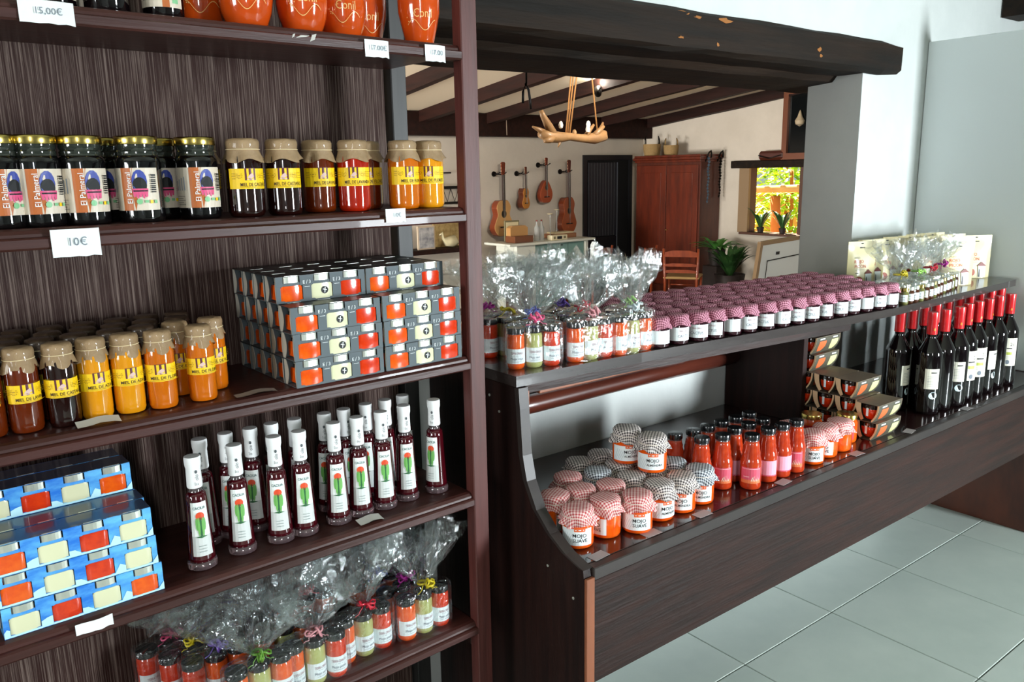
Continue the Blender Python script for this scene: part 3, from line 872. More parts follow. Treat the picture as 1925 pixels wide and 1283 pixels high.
# slim tapered liqueur bottle
def slim():
    prof = [(0.0225, 0.014), (0.022, 0.02), (0.0188, 0.08), (0.0172, 0.122), (0.0160, 0.131), (0.0115, 0.136)]
    base_ = lathe_me('base', [(0.001, 0.001), (0.022, 0), (0.0245, 0.002), (0.0245, 0.009), (0.0228, 0.0138), (0.0005, 0.0139)], mat('thick_clear_base_glass', '#d9b8bf', 0.02, trans=0.9, coat=1.0), 32)
    body = lathe_me('body', prof, LIQ, 32)
    neck = lathe_me('neck', [(0.0115, 0.136), (0.0105, 0.139), (0.0105, 0.147)], mat('pale_neck_glass', '#8a7f80', 0.03, trans=0.7, coat=1.0), 24)
    cap = lathe_me('capsule', [(0.0120, 0.143), (0.0126, 0.145), (0.0122, 0.160), (0.0118, 0.176), (0.0132, 0.183), (0.0134, 0.193), (0.0127, 0.1965), (0.001, 0.197)], WHT, 28)
    d = Dec([mat('dark_mark', '#4f565a', 0.5)], 0.0124)
    d.ell(0.002, 0.172, 0.0022, 0.003, 0, 10); d.text('olo', 0.002, 0.162, 0.006, 0, rot=PI / 2, wmax=0.010)
    for k in range(7):
        d.ell(-0.001 + 0.0022 * (k % 3), 0.1495 + 0.002 * (k // 3), 0.0006, 0.0007, 0, 6)
    def rad(z):
        return 0.0225 - (z - 0.014) * 0.0000 - (0.0225 - 0.0172) * (z - 0.014) / (0.122 - 0.014)
    l = Dec([mat('white_label', '#f0f6f3', 0.5), mat('orange_flower_print', '#e2502c', 0.5), mat('green_cactus_print', '#6fb35a', 0.5), mat('dark_green_print', '#2f6a3f', 0.5), mat('grey_label_foot', '#d5dad8', 0.5), mat('teal_text', '#4a6f70', 0.5)], rad)
    pass
    nz = 8
    for k in range(nz):
        z0 = 0.026 + 0.094 * k / nz; z1 = 0.026 + 0.094 * (k + 1) / nz
        w0 = 0.0172 - 0.0040 * k / nz; w1 = 0.0172 - 0.0040 * (k + 1) / nz
        l.n -= 1
        for j in range(6):
            l.n -= 1
            a0, a1 = -w0 + 2 * w0 * j / 6, -w0 + 2 * w0 * (j + 1) / 6
            b0, b1 = -w1 + 2 * w1 * j / 6, -w1 + 2 * w1 * (j + 1) / 6
            l.poly([(a0, z0), (a1, z0), (b1, z1), (b0, z1)], 0 if k >= 3 else 4)
        l.n += 1
    l.n = 3
    l.text('CACILIA', 0, 0.1105, 0.0048, 5, wmax=0.020, bold=0.01)
    l.ell(0.0, 0.0965, 0.0068, 0.0068, 1)
    for dx, a, b in ((0, 0.058, 0.095), (-0.0058, 0.072, 0.094), (0.0058, 0.071, 0.094), (-0.0030, 0.062, 0.095), (0.0032, 0.061, 0.095)):
        l.ell(dx, (a + b) / 2, 0.0021, (b - a) / 2, 2 if dx else 3, 10)
    l.poly([(-0.0095, 0.060), (0.0, 0.0625), (0.009, 0.0605), (0.0, 0.0585)], 3)
    for k in range(3):
        l.rect(-0.006, 0.006, 0.034 + k * 0.005, 0.0345 + k * 0.005, 5)
    return ('liqueur_bottle', 'bottle', [('bottle_body', body), ('bottle_base', base_), ('neck', neck), ('capsule', cap, [('print', d.mesh('print'))]), ('label', l.mesh('label'))])
P_SL = slim()

# small sauce jars of the gift packs
def pack_jar(m, line):
    r = 0.0197; h = 0.090
    body = lathe_me('body', [(0.001, 0.0005), (0.0155, 0), (0.0188, 0.003), (r, 0.008), (r, 0.070), (r - 0.001, 0.074), (r - 0.0025, 0.077)], m, 28)
    lid = lathe_me('lid', [(r - 0.001, 0.077), (r - 0.0002, 0.078), (r - 0.0002, 0.0885), (r - 0.001, 0.090), (0.001, 0.0903)], BLK, 28)
    d = Dec([PAPER, mat('wine_text', '#8c3a52', 0.5), mat('blue_grey_text', '#47506a', 0.5)], r)
    d.rect(-0.029, 0.029, 0.013, 0.0455, 0)
    d.text('TIERRA DRAGO', 0, 0.0365, 0.0055, 1, wmax=0.028)
    d.rect(-0.008, 0.008, 0.0305, 0.031, 2)
    d.text(line, 0, 0.0245, 0.0055, 2, wmax=0.028)
    d.rect(-0.010, 0.010, 0.0175, 0.018, 2)
    return ('sauce_jar', 'jar', [('jar_body', body), ('lid', lid), ('label', d.mesh('label'))])
P_PJ = dict(o=pack_jar(ORA, 'Mojo rojo'), r=pack_jar(REDS, 'Mojo picon'), g=pack_jar(GRNS, 'Mojo verde'))
PJN = dict(o='orange', r='red', g='green')

def wrap_mesh(seed, hw=0.0665, hd=0.0235, hb=0.092, neck_z=0.108, top=0.225, spread=0.085, lean=(0, 0), curl=1.0):
    """cellophane: stadium-shaped bag round the jars, gathered at the neck, ragged fan above"""
    r_ = random.Random(seed); n = 56
    rows = []
    def ringpts(a, b, z, jit, ex=4.0, cx=0, cy=0, fold=0.0):
        pts = []
        for k in range(n):
            t = 2 * PI * k / n
            c, s = math.cos(t), math.sin(t)
            q = (abs(c) ** ex + abs(s) ** ex) ** (-1 / ex)
            f = 1 + fold * math.sin(9 * t + seed) + fold * 0.6 * math.sin(17 * t + 2 * seed)
            pts.append((cx + a * q * c * f + r_.uniform(-jit, jit), cy + b * q * s * f + r_.uniform(-jit, jit), z + r_.uniform(-jit, jit) * 0.8))
        return pts
    rows.append(ringpts(hw * 0.97, hd * 0.95, 0.0016, 0.0006))
    rows.append(ringpts(hw, hd, 0.012, 0.0007)); rows.append(ringpts(hw, hd, 0.035, 0.0009)); rows.append(ringpts(hw, hd, 0.06, 0.001)); rows.append(ringpts(hw, hd, hb - 0.008, 0.0012))
    rows.append(ringpts(hw * 0.98, hd * 0.97, hb + 0.003, 0.0018, 3.5))
    rows.append(ringpts(hw * 0.62, hd * 0.8, hb + 0.0085, 0.002, 2.5, fold=0.05))
    rows.append(ringpts(hw * 0.3, hd * 0.55, neck_z - 0.009, 0.002, 2, fold=0.1))
    rows.append(ringpts(0.009, 0.0075, neck_z, 0.001, 2, fold=0.15))
    m = 7
    for j in range(1, m + 1):
        t = j / m
        a = 0.009 + spread * (1 - (1 - t) ** 1.7)
        b = 0.0075 + 0.036 * curl * (1 - (1 - t) ** 1.5)
        zz = neck_z + (top - neck_z) * t
        pts = ringpts(a, b, zz, 0.0022 + 0.004 * t, 2, lean[0] * t, lean[1] * t, 0.12 + 0.22 * t)
        if j == m:
            pts = [(x, y, z + r_.uniform(-0.018, 0.016) + 0.012 * math.sin(5 * 2 * PI * k / n + seed)) for k, (x, y, z) in enumerate(pts)]
        # the fan droops outwards a little at its rim
        pts = [(x, y, z - 0.18 * t * abs(x - lean[0] * t)) for (x, y, z) in pts]
        rows.append(pts)
    vs = [p for row in rows for p in row]; F = []
    for j in range(len(rows) - 1):
        for k in range(n):
            k2 = (k + 1) % n
            a, b, c, d = j * n + k, j * n + k2, (j + 1) * n + k2, (j + 1) * n + k
            F += [(a, b, c), (a, c, d)]
    return mk('film', vs, F, FILM, None, False)
def ribbon_mesh(seed, m, z, rr=0.0095):
    r_ = random.Random(seed); mb = MB()
    pts = [(rr * math.cos(t), rr * 0.85 * math.sin(t), z) for t in [2 * PI * k / 12 for k in range(13)]]
    mb.tube(pts, 0.0028, 5)
    for s_ in range(5):
        a = r_.uniform(0, 2 * PI); q = r_.uniform(0.007, 0.012)
        cx, cy, cz = rr * math.cos(a) * 1.1, -rr - 0.002 - 0.003 * r_.random(), z + r_.uniform(-0.004, 0.009)
        pts = [(cx + q * math.sin(t) * math.cos(a), cy - 0.5 * q * (1 - math.cos(t)), cz + q * 0.8 * math.sin(t) * math.sin(a) + 0.3 * q * math.sin(2 * t)) for t in [2 * PI * k / 9 for k in range(10)]]
        mb.tube(pts, 0.0021, 5)
    for s_ in (-1, 1):
        x0 = s_ * 0.004; pts = [(x0 + s_ * 0.004 * k + 0.002 * math.sin(2.2 * k + seed), -rr - 0.003 - 0.0012 * k, z - 0.001 - 0.0028 * k + 0.003 * math.sin(1.7 * k)) for k in range(6)]
        mb.tube(pts, 0.0011, 4)
    return mb.mesh('ribbon', m, 'all')
WR = [wrap_mesh(s, spread=sp, lean=ln, top=tp, curl=cu) for s, sp, ln, tp, cu in ((1, 0.085, (0.0, 0), 0.228, 1.1), (2, 0.075, (-0.02, 0.01), 0.235, 1.3), (3, 0.095, (0.02, 0.0), 0.225, 1.0), (4, 0.07, (0.01, 0.015), 0.24, 1.4))]
WS = [wrap_mesh(s, spread=0.062, lean=ln, top=0.205, curl=1.2) for s, ln in ((11, (0.0, -0.02)), (12, (0.015, -0.02)), (13, (-0.01, -0.025)), (14, (0.01, 0.0)))]
def pack(loc, rot, jars, ribbon, desc, jdesc, wrap, group, zoff=0.0):
    """three jars in a row, a clear wrapper round them, tied with a ribbon; jars and wrapper are separate things"""
    o = root('cellophane_wrapper', 'clear cellophane gift wrapper tied with ' + ribbon + ' ribbon, ' + desc, 'wrapper', loc, rot, group)
    link('film', wrap, o)
    link('ribbon', ribbon_mesh(rnd.randint(0, 999), RIB[ribbon], 0.108), o)
    ca, sa = math.cos(rot), math.sin(rot)
    names = ('left', 'middle', 'right') if abs(rot) < 1.0 else ('front', 'middle', 'back')
    for k, c in enumerate(jars):
        x = -0.0415 + 0.0415 * k
        kk = k
        q = place(P_PJ[c], '%s sauce jar, %s one in the %s-ribboned pack %s' % (PJN[c], names[kk], ribbon, jdesc),
                  (loc[0] + x * ca, loc[1] + x * sa, loc[2]), (rot if abs(rot) < 1 else rot - 1.3) + rnd.uniform(-0.25, 0.35), 'sauce jars in cellophane packs')

# jam jar with plum gingham
P_CJ = []
for t in range(3):
    d = Dec([PAPER, mat('wine_text', '#8c3a52'), mat('blue_grey_text', '#47506a')], 0.0272)
    d.rect(-0.033, 0.033, 0.0105, 0.043, 0)
    if t < 2:
        ox = 0.0 if t == 0 else 0.012
        d.text('TIERRA DRAGO', ox, 0.0345, 0.0042, 1, wmax=0.026)
        d.text('CACTUS', ox, 0.0225, 0.0070, 2, wmax=0.032)
    P_CJ.append(('jam_jar', 'jar', [('jar_body', lathe_me('body', [(0.001, 0.0005), (0.022, 0), (0.0262, 0.003), (0.027, 0.008), (0.027, 0.048), (0.024, 0.053), (0.022, 0.056)], JAM, 24) if t == 0 else P_CJ[0][2][0][1]),
                                   ('cloth_cover', cloth('cloth', GP, 0.0262, 0.0715, 0.061, 0.0475, 0.0312, 9, 36, 20 + t)), ('label', d.mesh('label'))]))

def mojo(clothm, l1, l2, seed, gold=False):
    r = 0.0345
    prof = [(0.001, 0.0005), (0.029, 0), (0.033, 0.003), (r, 0.009), (r, 0.054), (r - 0.0015, 0.0595), (r - 0.004, 0.063), (r - 0.005, 0.066)]
    body = lathe_me('body', prof, ORA, 36)
    d = Dec([PAPER, BLACKP, mat('orange_print', '#e46a3a', 0.5), mat('pale_grey_print', '#c3ccd2', 0.5), INK], r)
    d.rect(-0.038, 0.034, 0.010, 0.047, 0)
    d.rect(-0.006, 0.018, 0.041, 0.049, 2); d.rect(-0.003, 0.015, 0.0437, 0.0458, 0)
    d.text(l1, -0.009, 0.0325, 0.0082, 1, left=True, wmax=0.036, bold=0.008)
    d.text(l2, -0.009, 0.0215, 0.0078 if len(l2) < 6 else 0.0055, 1, left=True, wmax=0.038, bold=0.008)
    for k in range(5):
        x = -0.034 + 0.0045 * k
        d.poly([(x, 0.014), (x + 0.001, 0.014), (x + 0.010, 0.040 - 0.002 * k), (x + 0.009, 0.040 - 0.002 * k)], 3)
    d.rect(-0.036, -0.012, 0.0125, 0.013, 3)
    cv = cloth('cloth', clothm, 0.0325, 0.084, 0.069, 0.054, 0.0425, 9, 60, seed)
    tie = ring(MB(), 0.0335, 0.0695, 0.0009, 28).mesh('tie', mat('cream_elastic', '#eadfd2', 0.7), 'all')
    return ('mojo_jar', 'jar', [('jar_body', body), ('cloth_cover', cv, [('tie', tie)]), ('label', d.mesh('label'))])
P_MR = [mojo(GR, 'MOJO', 'SUAVE', s) for s in (31, 32)]
P_MB = [mojo(GB, 'MOJO', 'ALMENDRA', s) for s in (33, 34)]
P_MN = mojo(GN, 'MOJO', 'ALMENDRA', 35)

def goldjar():
    r = 0.030
    body = lathe_me('body', [(0.001, 0.0005), (0.026, 0), (0.029, 0.003), (r, 0.009), (r, 0.058), (r - 0.003, 0.064), (r - 0.004, 0.068)], ORA, 28)
    lid = lathe_me('lid', [(r - 0.003, 0.068), (r - 0.001, 0.069), (r - 0.001, 0.080), (r - 0.002, 0.082), (0.001, 0.0825)], GOLD, 28)
    d = Dec([mat('red_label', '#d3182a', 0.4), PAPER, YEL], r)
    d.rect(-0.03, 0.03, 0.012, 0.052, 0); d.text('MOJO', 0, 0.036, 0.008, 1); d.rect(-0.012, 0.012, 0.02, 0.027, 1); d.ell(0.018, 0.045, 0.003, 0.003, 2)
    return ('gold_lidded_jar', 'jar', [('jar_body', body), ('lid', lid), ('label', d.mesh('label'))])
P_GJ = goldjar()

def salsa(m):
    r = 0.0262
    body = lathe_me('body', [(0.001, 0.0005), (0.0225, 0), (0.0255, 0.003), (r, 0.009), (r, 0.066), (r - 0.0015, 0.074), (0.0215, 0.086), (0.0222, 0.093), (0.0195, 0.101), (0.0198, 0.107), (0.0178, 0.115), (0.017, 0.122)], m, 32)
    neck = lathe_me('neck', [(0.0172, 0.1215), (0.0165, 0.1235), (0.0165, 0.1265)], mat('pale_neck_glass', '#8a7f80'), 24)
    cap = lathe_me('cap', [(0.0178, 0.1245), (0.0188, 0.1255), (0.0188, 0.1355), (0.0178, 0.138), (0.001, 0.1385)], BLK, 28)
    pk, pl, wl = mat('pink_label', '#d9586f', 0.4), mat('pale_pink_print', '#f0b7bd', 0.4), mat('cream_print', '#f0dcc8', 0.4)
    d = Dec([pk, pl, wl, mat('orange_base_print', '#e07a4a', 0.4)], r)
    d.rect(-0.026, 0.026, 0.018, 0.058, 0); d.rect(-0.026, 0.026, 0.018, 0.027, 3)
    for k in range(5):
        x = 0.0 + 0.004 * k
        d.poly([(x, 0.024), (x + 0.002, 0.024), (x + 0.006 - k * 0.0006, 0.042 - 0.003 * abs(k - 2)), (x + 0.003, 0.033)], 2)
    d.rect(-0.022, 0.022, 0.0545, 0.056, 1); d.rect(-0.018, -0.004, 0.034, 0.036, 1)
    b = Dec([mat('pale_pink_label', '#f3a9c0', 0.4), PAPER, pk], r)
    b.rect(-0.026, -0.0235, 0.018, 0.058, 2); b.rect(-0.0235, 0.026, 0.018, 0.058, 0); b.rect(-0.022, 0.024, 0.02, 0.056, 0)
    b.rect(-0.026, 0.026, 0.018, 0.021, 2)
    return [('salsa_bottle', 'bottle', [('bottle_body', body), ('neck', neck), ('cap', cap), ('label', x.mesh('label'))]) for x in (d, b)]
P_SA = salsa(BRNS)

def tapas():
    """boat-sided card carrier, two jars inside: jar shows in each end and through two front windows"""
    Lx, Dy, Hh = 0.128, 0.0705, 0.0530
    mb = MB()
    mb.box(-Lx / 2, Lx / 2, -Dy / 2, Dy / 2, Hh - 0.0012, Hh, 0)
    # curved belly of the front and back walls
    def wall(sy):
        n = 8; vs = []; F = []
        for k in range(n + 1):
            t = k / n
            y = sy * (Dy / 2 - 0.019 * t ** 2.4); z = Hh - 0.0012 - (Hh - 0.0022) * t
            vs += [(-Lx / 2, y, z), (Lx / 2, y, z), (-Lx / 2, y - sy * 0.001, z), (Lx / 2, y - sy * 0.001, z)]
        for k in range(n):
            a = 4 * k
            F += [(a, a + 1, a + 5, a + 4), (a + 2, a + 6, a + 7, a + 3), (a, a + 4, a + 6, a + 2), (a + 1, a + 3, a + 7, a + 5)]
        F += [(0, 2, 3, 1), (4 * n, 4 * n + 1, 4 * n + 3, 4 * n + 2)]
        mb.add(vs, F, 1)
    wall(-1); wall(1)
    mb.box(-Lx / 2, Lx / 2, -Dy / 2 + 0.0185, Dy / 2 - 0.0185, 0.0, 0.0011, 1)
    # pale rims of the open ends
    for sx in (-1, 1):
        pts = []
        for k in range(9):
            t = k / 8; pts.append((-(Dy / 2 - 0.019 * t ** 2.4), Hh - (Hh - 0.001) * t))
        inner = [(y * 0.86, z * 0.9 + 0.004) for y, z in pts]
        for a in range(8):
            mb.prism([pts[a], pts[a + 1], inner[a + 1], inner[a]], 'x', sx * Lx / 2 - 0.0006, sx * Lx / 2 + 0.0006, 2)
        back = [(-y, z) for y, z in pts]; ib = [(-y * 0.55, z * 0.85 + 0.006) for y, z in pts]
        for a in range(8):
            mb.prism([back[a], back[a + 1], ib[a + 1], ib[a]], 'x', sx * Lx / 2 - 0.0006, sx * Lx / 2 + 0.0006, 2)
    carrier = fixn(mb.mesh('carrier', [TAPC, TAPD, TAPE]))
    d = Dec([mat('orange_print', '#e46a3a'), mat('pale_green_print', '#d5d79a', 0.4), PAPER], None)
    def P(x, z, l):
        t = max(0, (Hh - 0.0012 - z) / (Hh - 0.0022)); return (x, -(Dy / 2 - 0.019 * t ** 2.4) - l, z)
    d.P = P
    def blob(cx, m, wx):
        for k in range(8):
            z0 = 0.006 + 0.033 * k / 8; z1 = 0.006 + 0.033 * (k + 1) / 8
            f0 = 0.45 + 0.55 * math.sin(min(1.0, (k) / 5) * PI / 2); f1 = 0.45 + 0.55 * math.sin(min(1.0, (k + 1) / 5) * PI / 2)
            d.n -= 1
            d.poly([(cx - wx * f0 + 0.006 * (k / 8), z0), (cx + wx * f0, z0), (cx + wx * f1, z1), (cx - wx * f1 + 0.006 * ((k + 1) / 8), z1)], m)
    blob(-0.030, 0, 0.021); d.n += 1; blob(0.034, 1, 0.021); d.n += 1
    d.rect(-0.045, -0.020, 0.044, 0.048, 2); d.rect(0.024, 0.048, 0.044, 0.048, 2)
    parts = [('carrier', carrier, [('print', d.mesh('print'))])]
    for sx, m, nm in ((-1, REDS, 'sauce_jar'), (1, CREM, 'sauce_jar')):
        j = MB().lathe([(0.012, 0.0015), (0.020, 0.006), (0.0265, 0.018), (0.028, 0.030), (0.027, 0.036)], 24, 0, (sx * 0.0335, 0, 0)).mesh('bowl', m, True)
        g = MB().lathe([(0.0272, 0.0362), (0.027, 0.042), (0.0262, 0.048)], 24, 0, (sx * 0.0335, 0, 0)).mesh('rim', mat('smoky_jar_glass', '#2b1a12', 0.05, coat=1.0), True)
        parts.append((nm, j, [('jar_rim', g)]))
    s = Dec([PAPER], None, Matrix.Translation((-0.0335 - 0.0284, 0, 0)) @ Matrix.Rotation(-PI / 2, 4, 'Z'))
    s.rect(-0.0035, 0.0035, 0.016, 0.040, 0)
    parts.append(('seal', s.mesh('seal')))
    return ('tapas_carrier', 'box', parts)
P_TA = tapas()

def wine():
    r = 0.0375
    prof = [(0.001, 0.002), (0.033, 0), (0.0365, 0.004), (r, 0.012), (r, 0.19), (0.0372, 0.197), (0.034, 0.206), (0.0165, 0.240), (0.0145, 0.246), (0.014, 0.262)]
    body = lathe_me('body', prof, WINE, 40)
    neck = lathe_me('neck', [(0.0142, 0.255), (0.0142, 0.266)], mat('dark_neck_glass', '#1d1613', 0.04, coat=1.0), 24)
    cap = lathe_me('capsule', [(0.0158, 0.2555), (0.0160, 0.2565), (0.0158, 0.300), (0.0161, 0.303), (0.0161, 0.323), (0.0158, 0.325), (0.001, 0.3255)], WCAP, 28)
    cd = Dec([mat('orange_gold_print', '#e08a2a', 0.4)], 0.0168)
    cd.ell(0.002, 0.272, 0.003, 0.0045, 0); cd.ell(0.002, 0.272, 0.0018, 0.003, 0)
    base_parts = [('bottle_body', body), ('neck', neck), ('capsule', cap, [('print', cd.mesh('print'))])]
    cream = mat('ivory_wine_label', '#e9e6d4', 0.5); gr = mat('olive_green_print', '#b5bf57', 0.5)
    out = []
    d = Dec([cream, BLACKP, INK], r); d.rect(-0.022, 0.022, 0.085, 0.150, 0); d.rect(-0.004, 0.014, 0.136, 0.140, 1)
    for k in range(7): d.rect(-0.014, 0.014 - (k % 3) * 0.004, 0.095 + k * 0.005, 0.0958 + k * 0.005, 2)
    s = Dec([mat('pale_round_sticker', '#cfe3e8', 0.4)], r); s.ell(0.006, 0.064, 0.013, 0.0115, 0, 20)
    out.append(('wine_bottle', 'bottle', base_parts + [('label', d.mesh('label')), ('sticker', s.mesh('sticker'))]))
    d = Dec([cream, BLACKP, INK, gr], r); d.rect(-0.030, 0.030, 0.072, 0.172, 0); d.text('20', 0.012, 0.150, 0.012, 1); d.rect(-0.012, 0.012, 0.112, 0.122, 3)
    d.rect(-0.012, 0.012, 0.133, 0.137, 1); d.ell(0.0, 0.086, 0.007, 0.008, 2)
    for k in range(3): d.rect(-0.014, 0.014, 0.098 + k * 0.004, 0.0986 + k * 0.004, 2)
    out.append(('wine_bottle', 'bottle', base_parts + [('label', d.mesh('label'))]))
    return out
P_WI = wine()

def pouch(txt=True):
    W_, Hh = 0.118, 0.158
    n, m = 10, 12; vs = []; F = []
    for side in (-1, 1):
        for j in range(m + 1):
            v = j / m
            for i in range(n + 1):
                u = i / n * 2 - 1
                puff = 0.020 * (1 - u ** 4) * (1 - v) ** 0.6 if v < 0.86 else 0.0006
                if v < 0.86: puff = 0.019 * (1 - u ** 4) * max(0.03, (1 - (v / 0.86)) ** 0.7) + 0.0006
                vs.append((u * W_ / 2, side * puff, v * Hh))
    K = (n + 1) * (m + 1)
    for j in range(m):
        for i in range(n):
            a = j * (n + 1) + i
            F.append((a, a + 1, a + n + 2, a + n + 1)); F.append((K + a, K + a + n + 1, K + a + n + 2, K + a + 1))
    for j in range(m):
        for e in (0, n):
            a = j * (n + 1) + e; b = a + n + 1
            F.append((a, b, K + b, K + a) if e == 0 else (a, K + a, K + b, b))
    F.append(tuple(K + i for i in range(n + 1)) + tuple(range(n, -1, -1)))
    F.append(tuple(m * (n + 1) + i for i in range(n + 1)) + tuple(K + m * (n + 1) + i for i in range(n, -1, -1)))
    cream = mat('cream_pouch_foil', '#e3d6a2', 0.35, coat=0.3, bump=(0.15, 18, (1, 1, 1)))
    body = fixn(mk('pouch', vs, F, cream, None, True))
    d = Dec([mat('red_orange_print', '#d04a2a', 0.5), BLACKP, mat('white_tower_print', '#eef3f0', 0.5), mat('brown_roof_print', '#7a2f22', 0.5), mat('terracotta_disc_print', '#a8492f', 0.5), mat('grey_brown_print', '#8a8168', 0.5)], None)
    def P(x, z, l):
        u = x / (W_ / 2); v = z / Hh
        y = 0.019 * (1 - u ** 4) * max(0.03, (1 - (v / 0.86)) ** 0.7) + 0.0006 if v < 0.86 else 0.0006
        return (x, -y - l * 1.5, z)
    d.P = P
    d.ell(0.0, 0.150, 0.006, 0.0022, 1, 10); d.rect(-0.011, 0.011, 0.134, 0.138, 1)
    d.text('MOJO', -0.024, 0.101, 0.0065, 5, wmax=0.024)
    d.text('ROJO', -0.036, 0.088, 0.0115, 0, left=True, wmax=0.04); d.text('PICÓN', -0.036, 0.071, 0.0115, 0, left=True, wmax=0.05)
    d.rect(-0.034, 0.004, 0.058, 0.059, 5); d.rect(-0.034, -0.022, 0.0455, 0.048, 1)
    for k in range(4):
        z0 = 0.004 + 0.010 * k; d.rect(0.006, 0.034, z0, z0 + 0.0102, 2)
    d.poly([(0.001, 0.044), (0.039, 0.044), (0.020, 0.060)], 3)
    d.poly([(0.008, 0.004), (0.012, 0.004), (0.012, 0.030), (0.0095, 0.036)], 1)
    d.ell(-0.021, 0.022, 0.015, 0.014, 4, 18); d.ell(-0.029, 0.022, 0.006, 0.010, 2, 10)
    return ('spice_pouch', 'pouch', [('pouch_body', body), ('print', d.mesh('print'))])
P_PO = pouch()

def minijar(m, lidm):
    r = 0.0138
    body = lathe_me('body', [(0.001, 0.0005), (0.012, 0), (r, 0.004), (r, 0.036), (r - 0.003, 0.040)], m, 16)
    lid = lathe_me('lid', [(r - 0.002, 0.040), (r - 0.001, 0.041), (r - 0.001, 0.050), (0.001, 0.0505)], lidm, 16)
    d = Dec([PAPER, INK], r); d.rect(-0.014, 0.014, 0.008, 0.030, 0); d.rect(-0.007, 0.008, 0.022, 0.0235, 1); d.rect(-0.006, 0.006, 0.014, 0.015, 1)
    return ('mini_jar', 'jar', [('jar_body', body), ('lid', lid), ('label', d.mesh('label'))])
P_MI = minijar(mat('dark_spice', '#4a2a1a', 0.1, coat=1.0), SILV)
P_MG = minijar(mat('olive_herbs', '#6b6a3c', 0.1, coat=1.0), GOLD)

def price(txt, w_=0.05, h=0.032, m=None):
    mb = MB(); r_ = random.Random(len(txt) + int(w_ * 1e4))
    n = 6; vs = []; F = []
    for i in range(n + 1):
        x = -w_ / 2 + w_ * i / n; c = 0.0022 * math.sin(PI * i / n) + 0.001 * math.sin(5 * i)
        for z in (0, h / 2, h):
            vs.append((x, -c - (0.001 if z == 0 else 0), z + (0.0012 * math.sin(3 * i) if z == 0 else 0)))
    for i in range(n):
        for j in (0, 1):
            a = i * 3 + j
            F.append((a, a + 3, a + 4, a + 1))
    sheet = mk('paper', vs, F, m or PAPER, None, True)
    parts = [('paper', sheet)]
    if txt:
        d = Dec([INK], None, Matrix.Translation((0, -0.0034, 0))); d.text(txt, 0.002, h * 0.55, h * 0.3, 0, wmax=w_ * 0.7)
        parts.append(('handwriting', d.mesh('handwriting')))
    return ('price_slip', 'price slip', parts)

# ================================================================ PRODUCTS: TALL SHELF
def lp(proto, label, u, v, shelf, rot, group=None, z=None):
    p = LP(u, v, z if z is not None else SZ[shelf] + 0.0003)
    return place(proto, label, p, rot, group)
def fl_(u, v, off=0.0):
    p = LP(u, v, 0); return face(p[0], p[1], off)

# top shelf
for k, (proto, u, v, ang, lab) in enumerate([
        (P_DBL, -0.690, 0.075, 0.5, 'short dark bottle with cream label edge, second from left on the top shelf'),
        (P_DB, -0.625, 0.055, 0, 'plain black bottle without label between two labelled bottles on the top shelf'),
        (P_DBL, -0.640, 0.130, 0.9, 'dark labelled bottle standing behind the plain black bottle, top shelf'),
        (P_DBL, -0.545, 0.060, -0.15, 'dark bottle with cream and orange label beside the clay vases, top shelf'),
        (P_DBL, -0.775, 0.07, 0.2, 'leftmost dark bottle on the top shelf, above the taped 15,00 slip')]):
    lp(proto, lab, u, v, 's1', fl_(u, v, ang), 'dark bottles on the top shelf')
for k, (x, u, v, pr_, lab) in enumerate([
        (0, -0.468, 0.125, P_V1, 'glazed orange clay vase in shadow at the left end of the vase row'),
        (1, -0.418, 0.055, P_V1, 'round glazed orange clay vase, left of the three round ones in front'),
        (2, -0.322, 0.055, P_V1, 'round glazed orange clay vase in the middle of the vase row'),
        (3, -0.238, 0.075, P_V1, 'glazed orange clay vase above the 17.00 slip with chip beside it'),
        (4, -0.155, 0.135, P_V2, 'dark shaded tall clay vase set back near the right end'),
        (5, -0.090, 0.055, P_V2, 'tall tapering orange clay vase at the right end of the top shelf')]):
    lp(pr_, lab, u, v, 's1', fl_(u, v, 0.15), 'orange clay vases')

